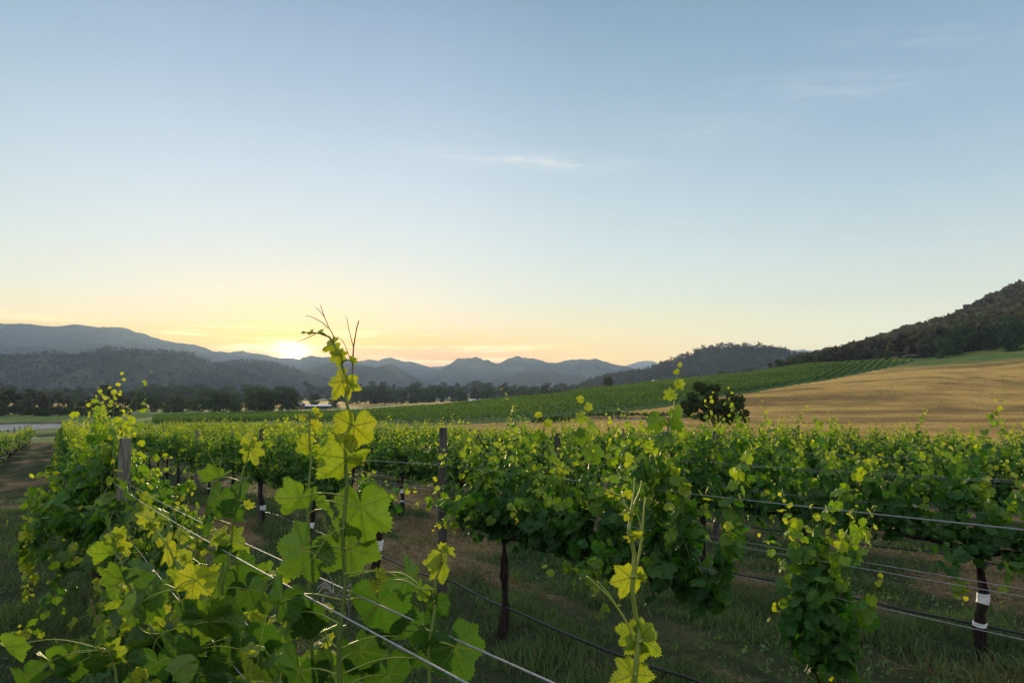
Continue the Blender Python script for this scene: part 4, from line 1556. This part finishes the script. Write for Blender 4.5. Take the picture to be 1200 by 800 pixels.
def _grass(N, out):
    c = N.ramp(N.attr('tint'), [(0, (0.040, 0.090, 0.024)), (0.3, (0.105, 0.155, 0.055)), (0.55, (0.12, 0.11, 0.045)), (0.8, (0.19, 0.13, 0.06)), (1, (0.30, 0.22, 0.12))])
    big = N.noise(geopos(N), 0.8, 3)
    c = N.mix(N.mrange(big, 0.4, 0.7, 0, 0.5), c, (0.035, 0.055, 0.030))
    p = principled(N, out, c, 0.7, spec=0.15, connect=False)
    tr = N.nt.nodes.new('ShaderNodeBsdfTranslucent')
    N.set(tr.inputs[0], N.mix(1.0, c, (1.6, 1.6, 0.9), 'MULTIPLY'))
    mx = N.nt.nodes.new('ShaderNodeMixShader')
    mx.inputs[0].default_value = 0.3
    N.nt.links.new(p.outputs[0], mx.inputs[1])
    N.nt.links.new(tr.outputs[0], mx.inputs[2])
    N.nt.links.new(mx.outputs[0], out.inputs['Surface'])


M['grass'] = mat('grass', _grass)
tag(grass().build('grass', M['grass']), 'short grass and straw on the vineyard floor', None, None, 'stuff')

# tall dry grass heads beyond the last row, on the dry slope
g = np.random.default_rng(33)
n = 60000
ph = g.uniform(math.atan(upx(470)), R(42), n)
yy = np.exp(g.uniform(math.log(34), math.log(190), n))
xx = np.tan(ph) * yy
s_, p_ = sp(xx, yy)
ok = (p_ > 24) & ~vine2(xx, yy)
for q in PONDS:
    ok &= pond_d(xx, yy, q) > 1.2
xx, yy = xx[ok], yy[ok]
m = len(xx)
P = np.stack([xx, yy, gz(xx, yy) + 0.05], 1)
M['dry_grass'] = _treeleaf('dry_grass', (0.30, 0.19, 0.065), (0.50, 0.33, 0.11))
mb = MB()
quads(mb, P, 0.07 + 0.0008 * yy, g.random(m), g, np.array((0, 0, 9.0)), 0, 0.5)
tag(mb.build('dry_grass', M['dry_grass']), 'tufts of dry golden grass at the foot of the slope', None, None, 'stuff')

# ------------------------------------------------------------------ the near vine with its tall shoots (nearest trellis row)
RT = np.array((1.0, 0, 0))
UP = np.array((0, -ST, CT))
FW = np.array((0, CT, ST))
gH = np.random.default_rng(55)
HERO_BASE = xy(1.75, 0.45)
HERO_Z = float(gz(*HERO_BASE))


def hero_vine(s, seed, label, can, x0, x1, n):
    v = make_vine(seed, x0, x1, n, can=can, zc=0.95)
    place(v, s, 0.45, label, 'grapevines of the nearest trellis row', False)
    return v


V0 = hero_vine(1.75, 601, 'nearest grapevine, whose tall shoot crosses the sunrise sky', dict(lmin=0.22, lmax=0.52, kinds=LEAF_FINE, leaf_m='leaf_veined', leaf_size=0.084, spread=0.24, flop=0.6, lateral=1.0), -0.60, 1.45, 74)
V1 = hero_vine(4.45, 611, 'low open grapevine between the nearest vine and the grey post', dict(lmin=0.2, lmax=0.5, kinds=LEAF_FINE, leaf_m='leaf_veined', leaf_size=0.086, spread=0.30, flop=0.6, lateral=0.9), -1.3, 0.9, 52)
bpy.context.view_layer.update()


def row_Y(px):
    return 0.45 / (upx(px) / CT * CT * 0.8348 + 0.5505)


def to_local(root, P):
    mi = np.array(root.matrix_world.inverted())
    P = np.asarray(P, float)
    return P @ mi[:3, :3].T + mi[:3, 3]


def P3(root, lst, Y):
    """points given as image columns and rows with a depth each"""
    out = []
    for q in lst:
        out.append(at(q[0], q[1], q[2] if len(q) > 2 else Y))
    return np.array(out)


def shoot(root, lst, Y, r0, r1, t0=0.5, t1=0.9, m='stem', parent=None, name='shoot', ns=8):
    W = spline(P3(root, lst, Y), 5)
    k_ = np.arange(len(W))
    W = W + (RT[None] * (np.abs((k_ / 5.0) % 2 - 1) - 0.5)[:, None] * 0.008 + FW[None] * np.sin(k_ * 0.7)[:, None] * 0.003) * np.linspace(1, 0.35, len(W))[:, None]
    mb = MB()
    tube(mb, to_local(root, W), np.linspace(r0, r1, len(W)) * (1 + 0.06 * np.sin(np.arange(len(W)) * 1.3)), ns, 0, np.linspace(t0, t1, len(W)))
    o = mb.build(name, M[m], parent or root, True)
    return o, W


HERO_SHAPES = [leaf_shape(104, 7, 0.046, 30 + k, 0.04 * (k % 3)) for k in range(6)]
YOUNG_SHAPES = [leaf_shape(104, 7, 0.060, 50 + k, 0.12 + 0.05 * k) for k in range(4)]


def leaf(root, sh, W, px, py, ang, length, Y, tint, yaw=0.0, pitch=0.0, fold=0.25, droop=0.15, cup=0.08, wave=0.06, wid=0.90, pet=True):
    """one large leaf as a part of its shoot: joint in the image, direction of its tip, size, turn to the side and back"""
    B = at(px, py, Y)
    a = R(ang)
    t = RT * math.cos(a) - UP * math.sin(a)
    n = -FW
    # pitch: tip swings away from the camera; yaw: the blade turns about its mid rib
    t2 = t * math.cos(R(pitch)) + FW * math.sin(R(pitch))
    n2 = n * math.cos(R(pitch)) + t * math.sin(R(pitch))
    s2 = np.cross(t2, n2)
    n3 = n2 * math.cos(R(yaw)) + s2 * math.sin(R(yaw))
    s3 = np.cross(t2, n3)
    L = 0.93 * length / 800 * Y / max(math.cos(R(pitch)), 0.35)
    V, fs, uv = YOUNG_SHAPES[int(gH.integers(0, 4))] if tint > 0.66 and length < 37 else HERO_SHAPES[int(gH.integers(0, 6))]
    V = bend(V, gH, fold * (0.8 + 0.5 * gH.random()), cup, droop, wave * (1.2 + 0.8 * gH.random()))
    Wd = B + L * (V[:, :1] * wid * s3 + V[:, 1:2] * t2 + V[:, 2:] * n3)
    mb = MB()
    jt = np.clip(tint + gH.normal(size=len(V)) * 0.015 + 0.06 * np.hypot(V[:, 0], V[:, 1]), 0, 1)
    mb.add(to_local(root, Wd), fs, 0, jt, uv)
    if pet and W is not None:
        k = np.argmin(((W - B) ** 2).sum(1) - 0.0 * W[:, 2])
        k = max(0, min(len(W) - 1, k))
        A = W[k]
        mid = (A + B) / 2 + UP * 0.10 * np.linalg.norm(A - B) - FW * 0.005
        tube(mb, to_local(root, spline([A, mid, B], 5)), np.linspace(0.0019, 0.0013, 11), 6, 1, 0.85)
    return mb.build('leaf', [M['leaf_veined'], M['stem']], sh, True)


def tendril(root, sh, lst, Y, r=0.0011, t0=0.9, t1=0.1, m='tendril'):
    W = spline(P3(root, lst, Y), 6)
    mb = MB()
    tube(mb, to_local(root, W), np.linspace(r, r * 0.55, len(W)), 6, 0, np.linspace(t0, t1, len(W)))
    return mb.build('tendril', M[m], sh, True)


# main shoot against the sunrise
Y = 1.32
sh, W = shoot(V0, [(396, 840), (399, 760), (402, 690), (404, 630), (404, 570), (406, 520), (408, 490), (407, 465), (405, 445), (402, 428), (397, 414), (391, 402), (385, 395), (378, 391.5), (371, 390), (362, 390), (354, 388.5)], Y, 0.0046, 0.0010, 0.42, 0.75)
tendril(V0, sh, [(391.5, 402), (390, 392), (385.5, 384), (381.5, 374), (378, 365), (375.5, 357.5)], Y, 0.0011, 0.2, 0.0)
tendril(V0, sh, [(380, 371), (376, 366), (370, 359.5)], Y, 0.0008, 0.2, 0.0)
tendril(V0, sh, [(384.5, 384.5), (379, 379), (371, 374), (364, 371), (358, 370)], Y, 0.0010, 0.2, 0.0)
tendril(V0, sh, [(370, 391), (362, 395), (355, 398), (348.5, 400)], Y, 0.0009, 0.3, 0.0)
tendril(V0, sh, [(408, 462), (411, 450), (413, 436), (413.5, 424), (414, 412), (414.5, 406), (416, 396), (418, 385), (420.5, 375.5)], Y, 0.0019, 0.6, 0.0)
tendril(V0, sh, [(414.3, 407), (411, 395), (408, 382), (406.8, 374), (405, 371)], Y, 0.0009, 0.2, 0.0)
tendril(V0, sh, [(412.8, 426), (409, 417), (405, 406), (401, 399), (397.5, 396.5)], Y, 0.0009, 0.2, 0.0)
LEAVES = [
    # px, py, ang, len, tint, yaw, pitch, fold, droop
    (390, 403, 150, 17, 0.92, 20, 10, 0.5, 0.2), (397, 416, 95, 16, 0.92, -25, 10, 0.3, 0.1), (412, 422, 25, 9, 0.85, 40, 10, 0.4, 0.1),
    (366, 390, -65, 5, 0.7, 70, 0, 0.5, 0.3), (376, 389.5, -32, 6, 0.7, 74, 0, 0.5, 0.3), (361, 391, 65, 4, 0.7, 70, 0, 0.5, 0), (356, 389, 190, 4, 0.7, 72, 0, 0.5, 0),
    (401.5, 447, 128, 30, 0.97, 15, 10, 0.35, 0.2), (408, 449, 60, 12, 0.95, 45, 10, 0.3, 0.1),
    (415, 499, 98, 37, 0.88, -12, 8, 0.22, 0.25),
    (408, 537, 138, 46, 0.72, -38, -8, 0.45, 0.35), (412, 538, 30, 17, 0.75, 45, 15, 0.3, 0.1),
    (423, 594, 86, 52, 0.42, 10, 4, 0.16, 0.20),
    (351, 583, 128, 34, 0.50, -28, 6, 0.50, 0.30), (373, 588, 60, 15, 0.45, 30, 10, 0.4, 0.2),
    (356, 643, 128, 52, 0.38, 12, 8, 0.30, 0.20), (411, 643, 140, 54, 0.40, -22, 8, 0.25, 0.15),
    (444, 706, 82, 56, 0.20, 6, 10, 0.28, 0.22), (478, 674, 60, 32, 0.25, -50, 25, 0.35, 0.5),
    (350, 716, 120, 46, 0.12, 18, 10, 0.35, 0.2), (372, 742, 150, 44, 0.15, -40, 20, 0.5, 0.5), (330, 700, 110, 40, 0.15, 25, 15, 0.3, 0.2),
    (420, 762, 70, 42, 0.08, 5, 18, 0.3, 0.2), (390, 790, 100, 46, 0.10, 18, 10, 0.25, 0.2), (470, 745, 30, 40, 0.04, 30, 35, 0.3, 0.3), (455, 790, 80, 42, 0.06, -20, 20, 0.3, 0.2),
    (492, 770, 70, 34, 0.06, 25, 20, 0.3, 0.3), (350, 785, 110, 44, 0.10, 10, 20, 0.3, 0.2),
]
for (px, py, an, ln, ti, yw, pi_, fo, dr) in LEAVES:
    leaf(V0, sh, W, px, py, an, ln, Y + float(gH.normal()) * 0.02 + (0.05 if py > 700 else 0), ti, yw, pi_, fo, dr)
# tendrils looping from the shoot
tendril(V0, sh, [(404, 618), (392, 622), (384, 628), (376, 640), (368, 652), (356, 664), (346, 672)], Y - 0.05, 0.0013, 0.95, 0.9)
tendril(V0, sh, [(402, 672), (418, 670), (440, 668), (458, 672), (470, 677), (482, 676), (490, 668), (491, 660)], Y - 0.05, 0.0014, 0.95, 0.9)

# second upright shoot just left of it
Y2 = 1.5
sh, W = shoot(V0, [(366, 800), (364, 720), (362, 650), (362, 590), (363, 540), (363, 505), (362, 488)], Y2, 0.0042, 0.0016, 0.5, 0.9)
tendril(V0, sh, [(363, 530), (370, 520), (377, 512), (382, 508)], Y2, 0.0012, 0.95, 0.8)
tendril(V0, sh, [(362, 492), (358, 486), (352, 480), (346, 476), (342, 472)], Y2, 0.0010, 0.9, 0.8)
tendril(V0, sh, [(362, 490), (372, 491), (382, 491), (392, 492)], Y2, 0.0010, 0.7, 0.6)
for (px, py, an, ln, ti, yw, pi_, fo, dr) in [(362, 523, 150, 22, 0.8, -30, 10, 0.5, 0.3), (366, 498, 55, 13, 0.95, 20, 0, 0.4, 0.2), (368, 482, 30, 8, 0.9, 30, 0, 0.4, 0.2), (374, 487, -30, 6, 1, 30, 0, 0.4, 0.2),
                                              (356, 488, 200, 8, 0.9, 30, 0, 0.4, 0.2), (372, 549, 90, 14, 0.5, 60, 0, 0.5, 0.2), (382, 596, 70, 14, 0.5, 50, 0, 0.4, 0.3)]:
    leaf(V0, sh, W, px, py, an, ln, Y2, ti, yw, pi_, fo, dr)

# shoot with the yellow leaf at lower left, further along the row
Y3 = 1.75
sh, W = shoot(V0, [(232, 810), (229, 770), (222, 735), (214, 708), (205, 690)], Y3, 0.0045, 0.002, 0.4, 0.8)
for (px, py, an, ln, ti, yw, pi_, fo, dr) in [(228, 678, 100, 36, 0.93, -12, 5, 0.22, 0.15), (244, 728, 118, 46, 0.50, -18, 12, 0.30, 0.1), (252, 724, 55, 44, 0.42, 18, 12, 0.25, 0.1),
                                              (173, 705, 100, 30, 0.28, 10, 8, 0.25, 0.15), (184, 688, 100, 20, 0.30, 20, 0, 0.3, 0.2), (157, 712, 160, 28, 0.42, 20, 15, 0.35, 0.1), (215, 715, 80, 26, 0.30, 20, 15, 0.3, 0.2),
                                              (228, 768, 190, 30, 0.18, -50, 10, 0.5, 0.4), (282, 760, 100, 36, 0.12, 20, 10, 0.35, 0.2), (270, 775, 140, 40, 0.10, -20, 20, 0.4, 0.2), (205, 760, 100, 34, 0.15, 10, 15, 0.3, 0.2),
                                              (185, 775, 95, 34, 0.12, -10, 15, 0.3, 0.2), (298, 745, 60, 34, 0.15, 30, 20, 0.3, 0.2), (240, 790, 80, 36, 0.14, 10, 10, 0.3, 0.2), (310, 770, 80, 40, 0.10, 20, 10, 0.3, 0.2)]:
    leaf(V0, sh, W, px, py, an, ln, Y3 + float(gH.normal()) * 0.03, ti, yw, pi_, fo, dr)
tendril(V0, sh, [(226, 727), (200, 738), (186, 742), (172, 741), (164, 735), (163, 729)], Y3, 0.0014, 0.95, 0.9)
tendril(V0, sh, [(196, 738), (184, 748), (180, 758), (180, 763)], Y3, 0.0012, 0.95, 0.9)

# thin left shoot
Y4 = 2.1
sh, W = shoot(V1, [(182, 745), (170, 725), (158, 700), (149, 680), (141, 660), (136, 645), (132, 632)], Y4, 0.0048, 0.002, 0.35, 0.7)
for (px, py, an, ln, ti, yw, pi_, fo, dr) in [(139, 636, 60, 20, 0.92, 20, 5, 0.3, 0.15), (130, 648, 140, 28, 0.6, -55, 5, 0.5, 0.3), (143, 680, 150, 32, 0.5, -50, 10, 0.5, 0.3), (160, 665, 20, 24, 0.2, -50, 10, 0.5, 0.4),
                                              (134, 628, 190, 14, 0.7, 40, 0, 0.4, 0.2), (140, 626, -60, 12, 0.8, 40, 0, 0.4, 0.2)]:
    leaf(V1, sh, W, px, py, an, ln, Y4, ti, yw, pi_, fo, dr)
tendril(V1, sh, [(149, 677), (134, 676), (124, 678), (116, 687), (109, 698)], Y4, 0.0016, 0.9, 0.8)
tendril(V1, sh, [(138, 653), (150, 648), (160, 647), (169, 648)], Y4, 0.0014, 0.9, 0.8)
tendril(V1, sh, [(106, 702), (112, 720), (118, 735), (122, 748)], Y4, 0.0022, 0.3, 0.2)
tendril(V1, sh, [(130, 630), (128, 618), (130, 606), (134, 597)], Y4, 0.0012, 0.9, 0.9)

# bare yellow-green shoot leaning right
sh, W = shoot(V1, [(222, 705), (208, 660), (196, 640), (184, 622), (172, 606)], Y4, 0.0050, 0.0018, 0.7, 0.85)
tendril(V1, sh, [(206, 655), (210, 632), (214, 615), (219, 600), (221, 588)], Y4, 0.0020, 0.9, 0.9)
tendril(V1, sh, [(210, 630), (207, 612), (203, 598), (201, 590)], Y4, 0.0016, 0.9, 0.9)
for (px, py, an, ln, ti, yw, pi_, fo, dr) in [(196, 640, 120, 28, 0.95, 40, 10, 0.3, 0.2), (172, 606, 200, 16, 0.85, 30, 0, 0.4, 0.2), (180, 612, 150, 14, 0.9, 40, 0, 0.4, 0.2), (176, 618, 20, 12, 0.7, 40, 0, 0.4, 0.2)]:
    leaf(V1, sh, W, px, py, an, ln, Y4, ti, yw, pi_, fo, dr)

# bottom left corner shoot
Y5 = 1.9
sh, W = shoot(V1, [(150, 830), (140, 805), (134, 785), (129, 762)], Y5, 0.004, 0.002, 0.4, 0.8)
for (px, py, an, ln, ti, yw, pi_, fo, dr) in [(130, 764, 40, 24, 0.75, 20, 5, 0.3, 0.1), (128, 762, 150, 18, 0.5, 30, 5, 0.3, 0.1), (125, 780, 140, 30, 0.35, -50, 10, 0.5, 0.3), (60, 775, 60, 30, 0.35, 20, 20, 0.3, 0.2), (85, 780, 100, 30, 0.25, -20, 20, 0.3, 0.2),
                                              (104, 772, 100, 28, 0.25, 20, 20, 0.3, 0.2), (6, 758, 60, 28, 0.5, 20, 20, 0.3, 0.2), (30, 790, 80, 28, 0.3, -10, 20, 0.3, 0.2), (118, 738, 150, 16, 0.55, 40, 10, 0.4, 0.2), (112, 745, 110, 22, 0.5, 65, 10, 0.4, 0.2)]:
    leaf(V1, sh, W, px, py, an, ln, Y5, ti, yw, pi_, fo, dr)

# shoot left of centre (round pale leaves above the wires)
Y6 = 1.95
sh, W = shoot(V0, [(262, 740), (262, 690), (268, 650), (274, 615), (280, 580), (285, 555), (290, 535), (294, 520), (296, 510)], Y6, 0.0045, 0.0014, 0.45, 0.9)
for (px, py, an, ln, ti, yw, pi_, fo, dr) in [(292, 513, 150, 15, 0.95, 20, 0, 0.3, 0.2), (294, 527, 70, 21, 0.78, -15, 5, 0.25, 0.15), (283, 566, 160, 20, 0.25, 40, 10, 0.4, 0.3), (256, 560, 150, 26, 0.45, -60, 5, 0.5, 0.4),
                                              (258, 582, 110, 32, 0.25, 10, 8, 0.3, 0.15), (266, 600, 40, 26, 0.2, 30, 10, 0.3, 0.2), (240, 608, 110, 24, 0.3, 50, 10, 0.4, 0.3), 
                                              (258, 628, 150, 22, 0.85, 30, 10, 0.3, 0.2), (270, 632, 80, 26, 0.7, -30, 10, 0.4, 0.2), (290, 592, -20, 10, 0.9, 20, 0, 0.3, 0), (268, 650, 140, 24, 0.3, -45, 10, 0.4, 0.3), (280, 660, 80, 30, 0.2, 25, 10, 0.3, 0.2),
                                              (262, 676, 110, 28, 0.25, 30, 10, 0.4, 0.2), (290, 690, 70, 30, 0.15, -40, 10, 0.4, 0.3)]:
    leaf(V0, sh, W, px, py, an, ln, Y6 + float(gH.normal()) * 0.03, ti, yw, pi_, fo, dr)
tendril(V0, sh, [(256, 560), (258, 545), (260, 532), (256, 530)], Y6, 0.0013, 0.9, 0.9)
tendril(V0, sh, [(257, 556), (252, 545), (247, 536), (244, 530)], Y6, 0.0013, 0.9, 0.9)

# yellow cluster over the wire, right of the main shoot
Y7 = 1.05
sh, W = shoot(V0, [(500, 820), (505, 760), (508, 710), (512, 680), (516, 660), (518, 648), (519, 641)], Y7, 0.0030, 0.0010, 0.5, 0.95)
for (px, py, an, ln, ti, yw, pi_, fo, dr) in [(510, 657, 170, 16, 0.92, 20, 5, 0.3, 0.15), (519, 656, 80, 32, 0.80, -58, 5, 0.4, 0.25), (522, 646, 30, 14, 0.8, 40, 5, 0.4, 0.2), (518, 641, -50, 8, 0.95, 20, 0, 0.3, 0), (494, 690, 110, 18, 0.55, 30, 10, 0.3, 0.2),
                                              (533, 757, 72, 52, 0.10, -15, 10, 0.22, 0.2), (508, 705, 95, 28, 0.03, 35, 15, 0.3, 0.3), (498, 735, 70, 30, 0.06, -35, 15, 0.4, 0.3)]:
    leaf(V0, sh, W, px, py, an, ln, Y7, ti, yw, pi_, fo, dr)
leaf(V0, sh, W, 444, 671, 80, 14, 1.2, 0.95, 30, 5, 0.3, 0.1)
leaf(V0, sh, W, 441, 684, 90, 12, 1.2, 0.95, -20, 5, 0.3, 0.1)

# right hand shoot standing by itself
Y8 = 0.78
sh, W = shoot(V0, [(748, 900), (747, 800), (745, 740), (743.5, 690), (741, 650), (739.5, 620), (737, 603), (733, 590), (726, 581), (714, 576)], Y8, 0.0034, 0.0010, 0.72, 0.95)
tendril(V0, sh, [(738, 605), (741, 590), (743, 575), (744, 559)], Y8, 0.0015, 1, 0.95, 'stem')
tendril(V0, sh, [(739, 603), (745, 586), (750, 574), (752, 563)], Y8, 0.0013, 1, 0.95, 'stem')
tendril(V0, sh, [(744, 674), (749, 650), (752, 630), (754, 607), (755, 593), (757, 583)], Y8, 0.0016, 1, 0.95, 'stem')
tendril(V0, sh, [(752, 626), (749, 608), (744, 598)], Y8, 0.0011, 1, 0.95, 'stem')
tendril(V0, sh, [(744, 752), (735, 730), (718, 704), (702, 688), (688, 675)], Y8, 0.0018, 1, 0.9, 'stem')
tendril(V0, sh, [(722, 709), (710, 692), (700, 681)], Y8, 0.0013, 1, 0.9, 'stem')
for (px, py, an, ln, ti, yw, pi_, fo, dr) in [(737, 600, 170, 13, 0.85, 50, 5, 0.4, 0.2), (740, 626, 170, 11, 0.9, 68, 5, 0.5, 0.2), (741, 627, 25, 15, 0.9, 68, 5, 0.5, 0.2), (739, 676, 112, 30, 0.85, -10, 5, 0.22, 0.12), (748, 676, 30, 12, 0.8, 40, 5, 0.3, 0.1),
                                              (749, 749, 205, 32, 0.72, -15, 5, 0.3, 0.1), (752, 748, 38, 34, 0.72, -25, 5, 0.4, 0.2), (742, 790, 105, 36, 0.8, 15, 5, 0.2, 0.1), (716, 576, 170, 9, 0.9, 40, 0, 0.3, 0.1), (728, 582, -40, 8, 0.85, 40, 0, 0.3, 0.1)]:
    leaf(V0, sh, W, px, py, an, ln, Y8, ti, yw, pi_, fo, dr)

# tall shoots of the broad vine behind, standing above its canopy
for (pts_, Y9, lv) in [
    ([(782, 600), (781, 560), (783, 530), (786, 500), (790, 470), (793, 445), (796, 428)], 4.35,
     [(783, 548, 60, 22, 0.25), (779, 512, 150, 20, 0.3), (786, 498, 40, 18, 0.35), (770, 492, 130, 17, 0.4), (792, 482, 60, 13, 0.45), (787, 462, 150, 12, 0.75), (796, 449, 60, 10, 0.8), (794, 436, 160, 6, 0.85), (797, 428, -60, 5, 0.9), (800, 560, 80, 22, 0.25), (768, 560, 110, 24, 0.28)]),
    ([(690, 600), (690, 560), (691, 530), (689, 500), (686, 480), (683, 466)], 5.0,
     [(694, 530, 60, 18, 0.4), (684, 512, 140, 17, 0.45), (694, 496, 40, 13, 0.6), (682, 488, 150, 12, 0.7), (689, 476, 30, 8, 0.85), (681, 468, 200, 7, 0.9)]),
    ([(640, 590), (642, 550), (640, 520), (637, 492), (634, 476)], 5.5, [(646, 530, 50, 15, 0.5), (634, 512, 150, 13, 0.55), (641, 496, 30, 9, 0.8), (632, 486, 160, 7, 0.9)]),
]:
    sh, W = shoot(VB_BROAD, pts_, Y9, 0.0042, 0.0012, 0.35, 0.9)
    for (px, py, an, ln, ti) in lv:
        leaf(VB_BROAD, sh, W, px, py, an, ln, Y9 + float(gH.normal()) * 0.03, ti, float(gH.normal()) * 25, 8, 0.3, 0.2)

# dried grey tendril knotted on the wire
mb = MB()
c = at(395, 698, 1.36)
for k in range(9):
    t = np.linspace(0, 1, 26)
    a0 = gH.random() * 6
    rad_ = 0.012 + 0.012 * gH.random()
    pts_ = c + (t[:, None] - 0.5) * (RT * 0.055 + UP * (-0.02 + 0.03 * gH.normal()))[None] + rad_ * 0.6 * (np.cos(a0 + t * 17)[:, None] * UP + np.sin(a0 + t * 15)[:, None] * FW + 0.6 * np.sin(a0 + t * 11)[:, None] * RT)
    tube(mb, to_local(V0, pts_), 0.0011, 5)
mb.build('dried_tendril', M['dried'], V0, True)
